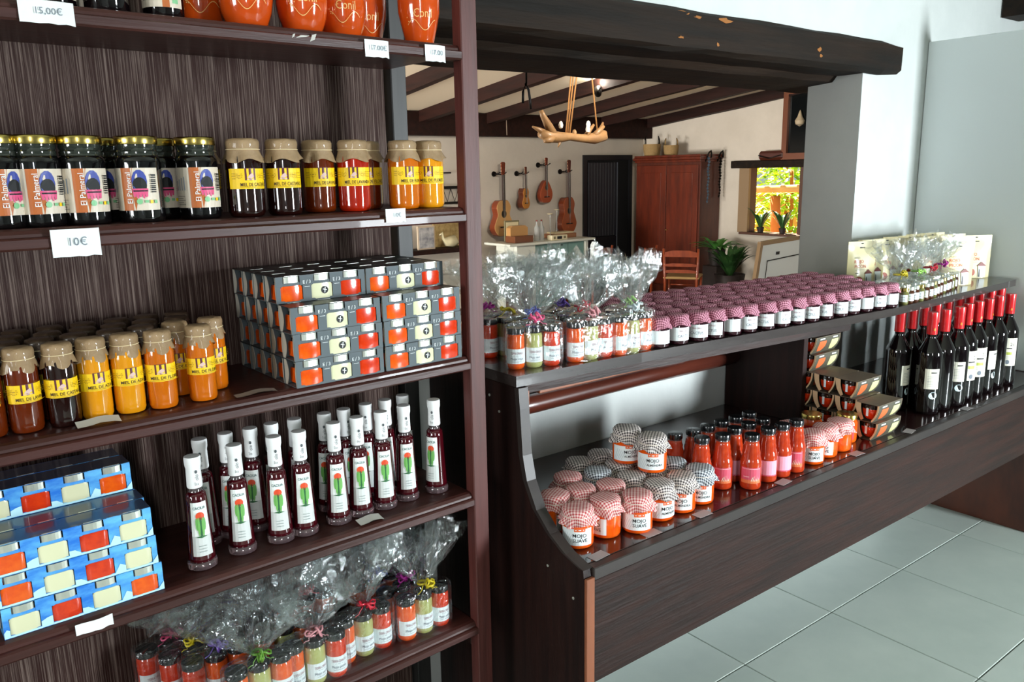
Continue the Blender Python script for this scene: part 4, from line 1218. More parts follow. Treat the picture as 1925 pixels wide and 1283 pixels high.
# second shelf: syrup jars, short honey jars
for k, (u, v, off, lab) in enumerate([
        (-0.792, 0.06, 0.25, 'at the far left, cut by the picture edge'),
        (-0.742, 0.062, -0.05, 'above the left 10€ slip, second in the front row'),
        (-0.683, 0.062, -0.05, 'third in the front row, close beside its left neighbour'),
        (-0.642, 0.125, -0.25, 'half hidden in the back row behind the barcode jar'),
        (-0.607, 0.055, -0.45, 'turned so its barcode and green stamps show'),
        (-0.560, 0.118, -0.1, 'set back between the two rightmost front jars'),
        (-0.516, 0.066, -0.02, 'at the right end of the syrup row')]):
    lp(P_SYR, 'black syrup jar with gold lid, ' + lab, u, v, 's2', fl_(u, v, off), 'black syrup jars')
for k, (c, t, u, v, off, lab) in enumerate([
        ('dark', 'MIEL DE CASTAÑO', -0.480, 0.15, 0.3, 'dark shadowed honey jar with paper cover behind the first chestnut jar'),
        ('dark', 'MIEL DE CASTAÑO', -0.446, 0.048, 0.30, 'dark chestnut honey jar, leftmost short one with yellow label'),
        ('dark', 'MIEL DE CASTAÑO', -0.380, 0.048, 0.02, 'dark chestnut honey jar, second of the short ones, wide paper skirt'),
        ('brown', 'MIEL DE LAVANDA', -0.302, 0.075, 0.30, 'dark red honey jar set slightly back above nothing but bare edge'),
        ('red', 'MIEL DE LAVANDA', -0.245, 0.052, 0.0, 'bright red lavender honey jar with pleated paper cover, second shelf'),
        ('brown', 'MIEL DE FLORES', -0.188, 0.105, 0.15, 'shaded brown honey jar set back behind the red one'),
        ('amber', 'MIEL DE FLORES', -0.143, 0.048, 0.42, 'amber flower honey jar above the right 10€ slip'),
        ('gold', 'MIEL DE FLORES', -0.084, 0.052, 0.0, 'golden flower honey jar at the right end of the second shelf')]):
    if 'nothing' in lab: lab = 'dark red honey jar set back between chestnut and bright red jars'
    lp(honey('squat', c, t), lab, u, v, 's2', fl_(u, v, off), 'short honey jars with paper covers')

# third shelf: tall honey jars in rows, grey cartons
tall = [(-0.843, 0.062, 'brown', 'MIEL DE CALABAZA', 'cut by the left picture edge'), (-0.797, 0.058, 'brown', 'MIEL DE LAVANDA', 'glowing amber only at its foot, second in front'),
        (-0.748, 0.054, 'dark', 'MIEL DE CASTAÑO', 'the darkest of the front row'), (-0.702, 0.060, 'gold', 'MIEL DE AZAHAR', 'golden, just right of the dark one'),
        (-0.655, 0.058, 'gold', 'MIEL DE AZAHAR', 'golden, second of the two azahar jars in front'), (-0.608, 0.050, 'amber', 'MIEL DE FLORES', 'orange, fourth from the right in front'),
        (-0.562, 0.112, 'amber', 'MIEL DE AZAHAR', 'set back between the last two front jars'), (-0.545, 0.050, 'amber', 'MIEL DE FLORES', 'rightmost of the front row'), (-0.505, 0.108, 'amber', 'MIEL DE FLORES', 'rightmost jar, beside the grey cartons')]
for k, (u, v, c, t, lab) in enumerate(tall):
    off = {0: -0.5, 1: 0.25, 2: 0.0, 3: 0.30, 4: 0.25, 5: 0.0, 6: 0.1, 7: 0.05, 8: 0.5}[k]
    lp(honey('tall', c, t), 'tall honey jar with brown paper cover, ' + lab, u, v, 's3', fl_(u, v, off), 'tall honey jars')
for r_i, (v, n_, u1, rn) in enumerate([(0.110, 6, -0.612, 'second'), (0.160, 8, -0.545, 'third'), (0.210, 8, -0.53, 'back')]):
    for k in range(n_):
        u = u1 - 0.049 * (n_ - 1 - k) + rnd.uniform(-0.003, 0.003)
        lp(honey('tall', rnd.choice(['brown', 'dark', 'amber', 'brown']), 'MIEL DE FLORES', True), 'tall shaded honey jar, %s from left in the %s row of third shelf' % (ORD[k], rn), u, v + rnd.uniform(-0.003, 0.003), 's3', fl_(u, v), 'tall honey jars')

LAYN = ['bottom', 'second', 'third', 'top']
for lay in range(4):
    for row in range(5):
        if lay == 3 and row == 0: continue
        for colm in (0, 1):
            vis = colm == 0 or row == 0 or lay == 3 or (lay == 2 and row < 2)
            if not vis: continue
            du = [0, 0.001, -0.001, -0.004][lay] + rnd.uniform(-0.0012, 0.0012)
            u = -0.404 + 0.087 + colm * 0.176 + du; v = 0.003 + 0.0235 + 0.0492 * row
            rn = ['front', 'second', 'middle', 'fourth', 'rear'][row]
            lp(P_GB, 'grey three-jar carton, %s pile, %s layer, %s from the front' % ('left' if colm == 0 else 'right', LAYN[lay], ['first', 'second', 'third', 'fourth', 'fifth'][row]),
               u, v, 's3', LA + rnd.uniform(-0.008, 0.008), 'grey three-jar cartons', SZ['s3'] + 0.0003 + lay * 0.0469)

# fourth shelf: blue cartons, slim bottles
bl = []
for lay in range(3):
    for row in (0, 1):
        bl.append((lay, row, 0 if lay == 0 else 1))
for row in (2, 3):
    for lay in range(4):
        bl.append((lay, row, 3))
for (lay, row, pi) in bl:
    if row > 0 and lay < 2 and row != 3: pass
    u = -0.868 + 0.111 + (-0.004 * lay) + (0.002 if row else 0) + rnd.uniform(-0.002, 0.002)
    v = 0.018 + 0.023 + 0.049 * row
    lp(P_BB[pi], 'blue sea-print four-jar carton, %s layer, %s row from the front' % (['bottom', 'second', 'third', 'fourth'][lay], ['first', 'second', 'third', 'rearmost'][row]),
       u, v, 's4', LA + rnd.uniform(-0.006, 0.006), 'blue four-jar cartons', SZ['s4'] + 0.0003 + lay * 0.0478)
sl = [(-0.572, 0.058), (-0.498, 0.068), (-0.428, 0.064), (-0.381, 0.062), (-0.311, 0.064), (-0.261, 0.066), (-0.208, 0.066), (-0.152, 0.072), (-0.084, 0.066)]
for k, (u, v) in enumerate(sl):
    lp(P_SL, 'slim red liqueur bottle with white capsule, %s from left in front row' % ORD[k], u, v, 's4', fl_(u, v, rnd.uniform(0.0, 0.25) if k != 8 else -0.5), 'slim liqueur bottles')
sr = [(-0.532, 0.141), (-0.485, 0.143), (-0.44, 0.14), (-0.399, 0.141), (-0.354, 0.138), (-0.295, 0.132), (-0.253, 0.132), (-0.203, 0.134), (-0.158, 0.134), (-0.113, 0.138)]
for k, (u, v) in enumerate(sr):
    lp(P_SL, 'slim red liqueur bottle with white capsule, %s from left in second row' % ORD[k], u, v, 's4', fl_(u, v, rnd.uniform(-0.3, 0.6)), 'slim liqueur bottles')
for k in range(0):
    u = -0.50 + 0.052 * k; v = 0.205
    lp(P_SL, 'shadowed slim liqueur bottle, %s from left in the rearmost row' % ORD[k], u, v, 's4', fl_(u, v, rnd.uniform(-0.3, 0.6)), 'slim liqueur bottles')

# fifth shelf: gift packs
def lpack(u, v, rot, jars, rib, desc, jd, wrap):
    p = LP(u, v, SZ['s5'] + 0.0003)
    pack(p, LA + rot, jars, rib, desc, jd, wrap, 'cellophane gift packs on the fifth shelf')
lpack(-0.139, 0.052, 0.0, 'ogr', 'yellow', 'rightmost pack on the fifth shelf', 'on fifth shelf', WR[3])
lpack(-0.275, 0.062, 0.0, 'ogr', 'red', 'left neighbour of the yellow-ribboned one', 'beside the yellow one', WR[1])
lpack(-0.390, 0.042, -0.12, 'ogr', 'rose', 'front middle of the fifth shelf', 'in front middle', WS[3])
lpack(-0.500, 0.038, 0.0, 'ogo', 'green', 'cut by the bottom picture edge', 'at the bottom edge', WS[0])
lpack(-0.548, 0.119, 0.0, 'roo', 'purple', 'between the green and yellow bows', 'at the left', WS[1])
lpack(-0.573, 0.167, 0.0, 'rro', 'yellow', 'second from the back at the left end', 'at the left end', WS[2])
lpack(-0.600, 0.215, 0.0, 'roo', 'pink', 'rearmost pack at the left end', 'at far left', WS[0])
lpack(-0.155, 0.108, 0.05, 'oro', 'magenta', 'behind the yellow-ribboned pack', 'behind', WS[3])
lpack(-0.185, 0.170, 0.0, 'oro', 'blue', 'in the back row at the right', 'at the back', WS[0])
lpack(-0.335, 0.195, 0.0, 'oro', 'red', 'back row behind the front middle pack', 'at the back', WR[1])
lpack(-0.415, 0.120, 0.0, 'rgo', 'white', 'second row centre behind the rose bow', 'second row', WR[2])

# price slips on the tall shelf
def slip(proto, lab, u, v, z, rot=0.0, tilt=0.0):
    o = place(proto, lab, LP(u, v, z), LA + rot, 'handwritten price slips')
    if tilt:
        o.rotation_euler = (tilt, 0, LA + rot)
slip(price('15,00€', 0.066, 0.029), 'white paper slip reading 15,00€ on the top shelf edge', -0.716, -0.0055, 1.612)
slip(price('17.00€', 0.047, 0.028), 'white paper slip reading 17.00€ under the vases', -0.218, -0.0055, 1.605)
slip(price('17.00', 0.044, 0.0285), 'white paper slip reading 17.00 near the post', -0.098, -0.0055, 1.606)
slip(price('10€', 0.062, 0.038), 'white paper slip reading 10€ below the black syrup jars', -0.716, -0.0065, 1.305)
slip(price('10€', 0.042, 0.024), 'white paper slip reading 10€ below the amber honey jars', -0.196, -0.0055, 1.325)
slip(price('', 0.060, 0.018, PAPERG), 'blank grey paper slip flat on the third shelf edge', -0.712, 0.010, 1.0535, 0, -1.2)
slip(price('', 0.070, 0.016, mat('dull_brown_slip', '#7d7068', 0.5)), 'dull brown slip lying on the third shelf below the rightmost honey jar', -0.47, 0.010, 1.0535, 0, -1.4)
slip(price('', 0.052, 0.017), 'folded white slip below the blue cartons', -0.757, -0.0045, 0.743)
slip(price('', 0.050, 0.022, PAPERG), 'blank grey slip lying before the slim bottles', -0.268, 0.012, 0.7627, 0, -1.35)
ch = MB()
for (x0, w0, h0) in ((-0.352, 0.012, 0.003), (-0.334, 0.006, 0.007), (-0.368, 0.003, 0.004)):
    ch.prism([(x0 - w0, 1.628 - h0), (x0 + w0 * 0.4, 1.629 - h0 * 0.6), (x0 + w0, 1.627 + h0), (x0 - w0 * 0.3, 1.628 + h0 * 0.5)], 'y', -0.0036, -0.0030)
link('paper_scrap', ch.mesh('scrap', PAPERG), su)
# ================================================================ PRODUCTS: COUNTER
def cp(proto, label, x, y, z, off=0.0, group=None):
    return place(proto, label, (x, y, z + 0.0003), face(x, y, off), group)
# red gingham
for k, (x, y, off, lab) in enumerate([
        (1.073, 1.187, -0.05, 'nearest the counter corner, MOJO SUAVE facing out'), (1.152, 1.186, -0.9, 'second in front, its bare orange side showing'),
        (1.222, 1.158, 0.0, 'third in front, MOJO SUAVE facing out'), (1.082, 1.272, 1.2, 'leftmost, half behind the corner jar'),
        (1.150, 1.262, 0.3, 'second row, left one'), (1.219, 1.238, 0.4, 'second row, behind the third front jar'), (1.176, 1.335, 0.2, 'farthest back of the red-capped ones')]):
    cp(P_MR[k % 2], 'red gingham capped sauce jar, ' + lab, x, y, CZ, off, 'red gingham sauce jars')
blk = [(1.306, 1.170, 0.45, 0, 'front row beside the red capped jars'), (1.378, 1.168, -0.15, 1, 'front row middle with drooping cloth corner'), (1.449, 1.172, -0.05, 2, 'front row rightmost, next to the bottles'),
       (1.292, 1.243, 0.2, 0, 'second row, left of the raised jar'), (1.365, 1.246, 0.1, 1, 'beneath the raised front jar'), (1.437, 1.246, 0.1, 2, 'second row, right of the raised jar'),
       (1.252, 1.315, 0.1, 2, 'third row with navy squares'), (1.327, 1.320, 0.3, 0, 'beneath the raised rear jar'), (1.262, 1.392, 0.2, 1, 'back row, leftmost'), (1.342, 1.398, 0.2, 0, 'back row, reddish cloth'), (1.402, 1.320, 0.2, 1, 'third row, behind the bottles side')]
for k, (x, y, off, p, lab) in enumerate(blk):
    cp([P_MB[0], P_MB[1], P_MN][p], 'dark gingham capped sauce jar, ' + lab, x, y, CZ, off, 'dark gingham sauce jars')
cp(P_MB[1], 'dark gingham capped MOJO ALMENDRA jar raised on others, front one', 1.348, 1.232, CZ + 0.0862, -0.1, 'dark gingham sauce jars')
cp(P_MB[0], 'dark gingham capped jar raised on others, rear one', 1.345, 1.312, CZ + 0.0862, 0.1, 'dark gingham sauce jars')
# salsa bottles
sa = [(1.611, 1.146, 0.05, 0, 'front row with pink label facing out, foremost'), (1.557, 1.192, 0.0, 0, 'pink label with cream leaves, left of the foremost'), (1.500, 1.210, 0.5, 0, 'leftmost full one behind the navy capped jar'),
      (1.682, 1.150, 0.1, 1, 'front row with plain pale pink label'), (1.737, 1.147, 0.55, 1, 'front row, label turned half away'), (1.793, 1.143, -0.2, 0, 'last of the front row before the red capped jars'),
      (1.473, 1.272, 0.9, 0, 'small dark one at the rear left'), (1.530, 1.262, 0.5, 1, 'second row, second from left'), (1.585, 1.262, 0.5, 1, 'second row, third from left'), (1.622, 1.206, 0.9, 1, 'between the two rows, brown side showing'),
      (1.643, 1.264, 0.5, 1, 'second row, fourth from left'), (1.700, 1.262, 0.5, 1, 'second row, fifth from left'), (1.680, 1.207, 0.9, 1, 'middle row, behind the pale pink label'), (1.757, 1.262, 0.5, 1, 'farthest back at the right'), (1.737, 1.206, 0.7, 1, 'middle row, right one')]
for k, (x, y, off, p, lab) in enumerate(sa):
    cp(P_SA[p], 'black-capped red salsa bottle, ' + lab, x, y, CZ, off, 'red salsa bottles')
for k, (x, y, off, lab) in enumerate([(1.883, 1.152, 0.1, 'right of the salsa bottles, SUAVE lettering'), (1.957, 1.158, -0.3, 'middle one right of the bottles, white label'), (2.030, 1.160, -1.0, 'nearest the gold lids, orange side showing'), (1.905, 1.232, 0.2, 'behind the SUAVE one, in shadow')]):
    cp(P_MR[k % 2], 'pale red gingham capped sauce jar, ' + lab, x, y, CZ, off, 'red gingham sauce jars')
cp(P_GJ, 'gold-lidded sauce jar with red label beside the card carriers', 2.110, 1.185, CZ, -0.2, 'gold lidded jars')
cp(P_GJ, 'gold-lidded jar in shadow behind the pale gingham caps', 2.035, 1.250, CZ, 0.4, 'gold lidded jars')
# tapas carriers
TH = 0.0533
def tc_(x, y, lay, lab):
    place(P_TA, 'grey-brown card tapas carrier, ' + lab, (x, y, CZ + 0.0003 + lay * TH), rnd.uniform(-0.01, 0.01), 'card tapas carriers')
for lay in (0, 1):
    tc_(2.162 + 0.064, 1.154, lay, 'nearest pile by the wine, ' + ['lower one', 'upper one'][lay])
for c_, yy in enumerate((1.230, 1.303, 1.376, 1.449)):
    for lay in range(3 if c_ < 2 else 5):
        tc_(2.178 + 0.064 + rnd.uniform(-0.002, 0.002) + (0.008 if c_ >= 2 and lay > 2 else 0), yy, lay, '%s row from the aisle, %s layer' % (['second', 'third', 'fourth', 'fifth'][c_], ['bottom', 'second', 'third', 'fourth', 'top'][lay]))
# wine
wf = [(2.553, 1.172, 0), (2.628, 1.168, 2), (2.708, 1.160, 0), (2.790, 1.170, 1), (2.865, 1.170, 1), (2.943, 1.170, 3), (3.030, 1.172, 2), (3.108, 1.166, 1)]
for k, (x, y, p) in enumerate(wf):
    off = [0.35, -1.5, 0.3, 0.75, 0.6, 1.0, -1.5, 0.25][k]
    cp(P_WI[0 if p in (0, 2, 3) else 1], 'dark red-capped wine bottle, %s from left in the front row' % ORD[k], x, y, CZ, off, 'red-capped wine bottles')
wr = [2.521, 2.600, 2.680, 2.760, 2.842, 2.925, 3.007, 3.088, 3.172, 3.255]
for k, x in enumerate(wr):
    cp(P_WI[0], 'dark red-capped wine bottle, %s from left in the second row' % ORD[k], x, 1.258, CZ, 1.0 if k == 0 else 2.0, 'red-capped wine bottles')
# paper slips on the lower shelf
for k, (x, y, a, lab) in enumerate([(1.068, 1.112, 0.1, 'at the counter corner'), (1.228, 1.116, 0.0, 'before the third red capped jar'), (1.392, 1.110, 0.0, 'before the dark capped jars'), (1.700, 1.106, 0.1, 'before the salsa bottles'), (2.029, 1.100, -0.05, 'before the pale red capped jars'), (2.330, 1.104, 0.2, 'leaning at the card carriers'), (2.690, 1.100, 0.0, 'before the wine bottles')]):
    mb = MB(); mb.box(-0.022, 0.022, 0.0, 0.026, 0, 0.0006)
    o = single('price_slip', mb.mesh('slip', mat('pinkish_grey_paper', '#a9a2a4', 0.6)), 'blank grey paper slip lying ' + lab, 'price slip', (x, y - 0.008, CZ + 0.0003), a, 'paper slips on the lower counter shelf')

# upper shelf: gift packs
G2 = 'cellophane gift packs on the upper shelf'
def up(x, y, rot, jars, rib, desc, jd, wrap):
    pack((x, y, UZ + 0.0003), rot, jars, rib, desc, jd, wrap, G2)
up(1.086, 1.345, -0.32, 'ogr', 'pink', 'at the front corner of the upper shelf', 'at the counter corner', WR[0])
up(1.228, 1.318, -0.08, 'ogr', 'rose', 'second from the counter corner', 'second from corner', WR[2])
up(1.350, 1.306, 0.0, 'ogo', 'white', 'beside the plum gingham jam jars', 'beside the jam', WR[1])
up(1.130, 1.412, -0.25, 'ror', 'blue', 'second row behind the corner one', 'second row', WR[3])
up(1.110, 1.478, -0.2, 'rgo', 'yellow', 'third row at the left end', 'third row', WR[1])
up(1.100, 1.545, -0.2, 'roo', 'magenta', 'fourth row at the left end', 'fourth row', WR[2])
up(1.268, 1.400, -0.05, 'oro', 'red', 'second row in the middle with red bow', 'second row middle', WR[3])
up(1.265, 1.470, 0.0, 'oro', 'purple', 'third row in the middle', 'third row middle', WR[0])
up(1.400, 1.375, 0.0, 'oro', 'lime', 'second row next to the gingham jars', 'by the gingham jars', WS[3])
# jam jars
rows = [('front', 1.44, 16), ('second', 1.48, 15), ('third', 1.45, 16), ('fourth', 1.51, 16), ('fifth', 1.50, 16), ('rear', 1.56, 15)]
for r_i, (rn, x0, n_) in enumerate(rows):
    for k in range(n_):
        x = x0 + 0.0618 * k + rnd.uniform(-0.004, 0.004)
        y = fy(x) + 0.0285 + 0.0605 * r_i + rnd.uniform(-0.0015, 0.0015)
        p = P_CJ[rnd.choice([0, 0, 1, 2]) if r_i == 0 else 2]
        cp(p, 'plum gingham capped cactus jam jar, %s from left in the %s row' % (ORD[k], rn), x, y, UZ, rnd.uniform(-0.35, 0.45), 'plum gingham capped jam jars')
# mini jars in little bags
mx = 0
for r_i, (rn, n_, x0) in enumerate([('front', 14, 2.445), ('second', 13, 2.462), ('third', 12, 2.48), ('fourth', 10, 2.50)]):
    for k in range(n_):
        x = x0 + 0.034 * k; y = fy(x) + 0.018 + 0.033 * r_i + 0.16 * max(0, x - 2.6)
        if r_i and k % 2 and r_i > 2: continue
        cp(P_MI if (k + r_i) % 3 else P_MG, 'tiny white-labelled spice jar, %s from left in the %s row' % (ORD[k], rn), x, y, UZ, rnd.uniform(-0.3, 0.3), 'tiny spice jars in clear bags')
sm = [wrap_mesh(40 + s, hw=0.060, hd=0.060, hb=0.055, neck_z=0.082, top=0.180, spread=0.062, lean=ln, curl=1.7) for s, ln in enumerate([(-0.02, 0.0), (0.0, 0.01), (0.015, 0.0), (0.0, 0.0)])]
for k, (x, rib, lab) in enumerate([(2.50, 'yellow', 'left end beside the gingham jars'), (2.622, 'lime', 'second of the four small bags'), (2.745, 'red', 'third of the four small bags'), (2.865, 'magenta', 'next to the cream pouches')]):
    y = fy(x) + 0.070 + 0.16 * max(0, x - 2.6)
    o = root('cellophane_wrapper', 'small clear bag of spice jars tied with %s ribbon, %s' % (rib, lab), 'wrapper', (x, y, UZ + 0.0003), 0, 'small cellophane bags of spice jars')
    link('film', sm[k], o)
    rm = link('ribbon', ribbon_mesh(60 + k, RIB[rib], 0.082, 0.013), o)
# pouches
for k, (x, y, a, lab) in enumerate([(2.975, 1.300, -0.55, 'front left one, ROJO PICÓN fully visible'), (3.085, 1.345, -0.5, 'partly covered by the front left one'), (3.215, 1.345, -0.62, 'rightmost, at the end of the shelf')]):
    place(P_PO, 'cream spice pouch with white tower, ' + lab, (x, y, UZ + 0.0003), a, 'cream spice pouches')
for k in range(7):
    x = 2.72 + 0.085 * k; y = 1.515 + 0.012 * (k % 2)
    place(P_PO, 'cream spice pouch, %s from left in the rear row' % ORD[k], (x, y, UZ + 0.0003), -0.35, 'cream spice pouches')
for k in range(3):
    x = 3.02 + 0.095 * k
    place(P_PO, 'cream spice pouch, %s in the middle row behind the front ones' % ORD[k], (x, 1.43, UZ + 0.0003), -0.4, 'cream spice pouches')
# ================================================================ BACK ROOM
def outline(pts, n=6):
    """closed smooth outline through control points (x, z), Catmull-Rom"""
    out = []; N = len(pts)
    for i in range(N):
        p0, p1, p2, p3 = pts[i - 1], pts[i], pts[(i + 1) % N], pts[(i + 2) % N]
        for k in range(n):
            t = k / n
            out.append(tuple(0.5 * (2 * p1[a] + (p2[a] - p0[a]) * t + (2 * p0[a] - 5 * p1[a] + 4 * p2[a] - p3[a]) * t * t + (3 * p1[a] - p0[a] - 3 * p2[a] + p3[a]) * t ** 3) for a in (0, 1)))
    return out
def instrument(name, label, x, z0, z1, body_h, bw, side_col, top_col, kind, rotz=0.25):
    o = root(name, label, name.replace('_', ' '), (x, 8.70, z0), rotz, 'stringed instruments hung on the wall')
    H_ = z1 - z0; w2 = bw / 2; b = body_h
    if kind == 'pear':
        half = [(0, 0), (w2 * 0.6, b * 0.03), (w2 * 0.97, b * 0.25), (w2 * 0.95, b * 0.5), (w2 * 0.55, b * 0.82), (w2 * 0.15, b)]
    else:
        half = [(0, 0), (w2 * 0.6, b * 0.015), (w2, b * 0.22), (w2 * 0.84, b * 0.42), (w2 * 0.62, b * 0.6), (w2 * 0.74, b * 0.82), (w2 * 0.45, b * 0.985), (0.02, b)]
    ctrl = half + [(-p[0], p[1]) for p in half[::-1] if p[0] > 0]
    ol = outline(ctrl, 4)
    dep = 0.09 if kind != 'pear' else 0.06
    sm = mat(name + '_side_' + side_col[1:], side_col, 0.25, coat=0.6); tm = mat(name + '_top_' + top_col[1:], top_col, 0.3, coat=0.5, noise=(top_col, 3, (1, 1, 1)))
    link('body_shell', fixn(MB().prism(ol, 'y', -dep / 2 + 0.004, dep / 2).mesh('shell', sm)), o)
    link('soundboard', fixn(MB().prism([(p[0] * 0.985, b * 0.5 + (p[1] - b * 0.5) * 0.985) for p in ol], 'y', -dep / 2, -dep / 2 + 0.004).mesh('top', tm)), o)
    blackm = mat('ebony', '#1a120e', 0.4)
    d = Dec([blackm, mat('rosette_print', '#6b5a3a', 0.5)], None, Matrix.Translation((0, -dep / 2, 0)))
    hz = b * (0.62 if kind != 'pear' else 0.68)
    d.ell(0, hz, w2 * 0.27, w2 * 0.27, 1, 20); d.ell(0, hz, w2 * 0.21, w2 * 0.21, 0, 20)
    link('sound_hole', d.mesh('hole'), o)
    link('bridge', MB().box(-w2 * 0.42, w2 * 0.42, -dep / 2 - 0.010, -dep / 2 - 0.0002, b * 0.24, b * 0.24 + 0.014, b=0.003).mesh('bridge', blackm), o)
    nw = max(0.011, w2 * 0.12)
    hh = H_ * 0.17
    link('neck', MB().box(-nw, nw, -dep / 2 - 0.012, -dep / 2 + 0.012, b * 0.72, H_ - hh, b=0.002).mesh('neck', mat('neck_wood', '#33231c', 0.4)), o)
    hd = MB(); hd.prism([(-nw * 1.1, H_ - hh), (nw * 1.1, H_ - hh), (nw * 1.7, H_ - hh * 0.1), (nw * 0.9, H_), (-nw * 0.9, H_), (-nw * 1.7, H_ - hh * 0.1)], 'y', -dep / 2 - 0.004, -dep / 2 + 0.012)
    h = link('headstock', fixn(hd.mesh('head', sm)), o)
    for s_ in (-1, 1):
        for k in range(3):
            link('tuning_peg', MB().box(s_ * nw * 1.3 - 0.012, s_ * nw * 1.3 + 0.012, -dep / 2 + 0.001, -dep / 2 + 0.008, H_ - hh * (0.75 - 0.25 * k), H_ - hh * (0.75 - 0.25 * k) + 0.008).mesh('peg', KSTR), h)
    st = MB()
    for k in range(4):
        xx = (-1.5 + k) * nw * 0.45
        st.box(xx - 0.0006, xx + 0.0006, -dep / 2 - 0.0138, -dep / 2 - 0.0126, b * 0.25, H_ - hh)
    link('strings', st.mesh('strings', SILV), o)
    k = root('wall_hanger', 'black wall hanger holding the ' + label.split(' hung')[0], 'hook', (x - 0.04, 8.799, z0 + H_ * 0.84), 0, 'black instrument hangers')
    hk = MB().tube([(0, -0.012, 0), (0, -0.11, 0)], 0.010, 8)
    hk.tube([(-0.02, -0.165, 0.02), (-0.014, -0.115, -0.004), (0.03, -0.11, -0.01), (0.075, -0.13, 0.0), (0.085, -0.165, 0.02)], 0.007, 6)
    link('arm', hk.mesh('arm', BLKM, 'all'), k)
    dm = link('rosette', MB().lathe([(0.036, 0), (0.034, 0.012), (0.001, 0.013)], 16).mesh('rosette', BLKM), k); dm.rotation_euler = (PI / 2, 0, 0)
instrument('guitar', 'pale-topped classical guitar hung leftmost on the far wall', 6.505, 0.572, 1.538, 0.47, 0.40, '#7a3418', '#e6b474', 'g')
instrument('ukulele', 'tiny narrow ukulele hung second on the far wall', 6.885, 0.918, 1.472, 0.27, 0.165, '#5a2a16', '#d08c3e', 'g')
instrument('mandolin', 'pear-shaped reddish mandolin hung third on the far wall', 7.262, 0.983, 1.59, 0.30, 0.28, '#6e2c16', '#b2552c', 'pear')
instrument('guitar', 'brown classical guitar hung nearest the dark door', 7.66, 0.554, 1.559, 0.49, 0.37, '#5d2814', '#a5552a', 'g')

# dark door
dr = root('door_1', None, None); dr['kind'] = 'structure'; dr.location = (8.05, 8.798, BF)
DM = mat('near_black_door_paint', '#16161a', 0.4); DG = mat('charcoal_door_boards', '#24262c', 0.45)
link('door_frame', MB().box(0, 0.07, -0.03, 0, 0, 1.975).box(0.925, 0.99, -0.03, 0, 0, 1.975).box(0.07, 0.925, -0.03, 0, 1.905, 1.975).mesh('frame', DM), dr)
link('dark_reveal', MB().box(0.07, 0.925, -0.004, 0, 0, 1.905).mesh('reveal', mat('dark_passage', '#0b0b0d', 0.8)), dr)
for k in range(10):
    x = 0.085 + 0.057 * k
    link('board', MB().box(x, x + 0.054, -0.04, -0.012, 0.8, 1.87, b=0.004).mesh('board', DG), dr)
link('lower_board', MB().box(0.085, 0.655, -0.038, -0.012, 0.02, 0.79, b=0.004).mesh('board', DM), dr)
link('metal_edge', MB().box(0.66, 0.672, -0.042, -0.012, 0.02, 1.87).mesh('edge', mat('grey_edge', '#5b6068', 0.4)), dr)

# console table with cabinet
tb = root('console_table', 'low white console with teal glass panels below the hung guitars', 'table', (6.10, 8.0, BF))
WP = mat('white_furniture_paint', '#d9dcd0', 0.45)
link('table_top', MB().box(0, 1.46, 0, 0.55, 0.842, 0.872, b=0.006).mesh('top', WP), tb)
link('side', MB().box(0.16, 0.46, 0.06, 0.5, 0.0, 0.842, b=0.003).mesh('side', WP), tb)
link('side', MB().box(1.33, 1.38, 0.06, 0.5, 0.0, 0.842, b=0.003).mesh('side', WP), tb)
for k in range(3):
    link('glass_panel', MB().box(0.47 + 0.285 * k, 0.745 + 0.285 * k, 0.08, 0.09, 0.02, 0.84).mesh('pane', mat('teal_glass_panel', '#7fa39c', 0.15, coat=0.5)), tb)
link('knob', MB().lathe([(0.001, 0), (0.014, 0.002), (0.014, 0.012), (0.001, 0.014)], 12, 0, (0.9, 0.05, 0.80)).mesh('knob', BLKM), tb)
TZ = BF + 0.872
fr = root('framed_picture', 'small cream framed picture leaning behind the wooden box', 'picture', (6.30, 8.36, TZ))
link('frame', MB().box(0, 0.24, 0, 0.02, 0, 0.27, b=0.004).mesh('frame', mat('olive_frame', '#7d7556', 0.5)), fr)
link('picture_sheet', MB().box(0.02, 0.22, -0.004, 0.0, 0.02, 0.25).mesh('sheet', mat('cream_sheet', '#dccfa6', 0.6)), fr)
bx = root('wooden_box', 'brown wooden box with raised pale lid on the console', 'box', (6.26, 8.10, TZ))
link('case', MB().box(0, 0.30, 0, 0.2, 0, 0.085, b=0.005).mesh('case', mat('brown_box_wood', '#6f4128', 0.4, coat=0.3)), bx)
ld = MB(); ld.prism([(0.0, 0.0), (0.28, 0.0), (0.28, 0.10), (0.24, 0.125), (0.04, 0.125), (0.0, 0.10)], 'y', 0.1, 0.19)
link('lid', fixn(ld.mesh('lid', mat('pale_box_wood', '#b98b55', 0.45))), bx, (0.01, 0, 0.085))
for k, x in enumerate((6.70, 6.78)):
    b_ = root('glass_bottle', 'clear empty glass bottle on the console, %s of two' % ['left', 'right'][k], 'bottle', (x, 8.2, TZ), 0, 'clear glass bottles')
    link('bottle', lathe_me('b', [(0.001, 0.001), (0.034, 0), (0.036, 0.01), (0.036, 0.17), (0.012, 0.21), (0.012, 0.245), (0.015, 0.25)], mat('frosty_clear_glass', '#b9bdba', 0.1, alpha=0.55, coat=1.0), 16), b_)
    link('stopper', lathe_me('s', [(0.001, 0.25), (0.012, 0.251), (0.012, 0.268), (0.001, 0.27)], mat('dark_red_stopper', '#7a2a22', 0.5), 10), b_)
ra = root('radio', 'cream tabletop radio with dark display on the console', 'radio', (6.84, 8.06, TZ))
link('case', MB().box(0, 0.27, 0, 0.1, 0, 0.065, b=0.006).mesh('case', mat('cream_plastic', '#ddd3b2', 0.4)), ra)
link('display', MB().box(0.09, 0.17, -0.003, 0, 0.015, 0.05).mesh('display', BLACKP), ra)
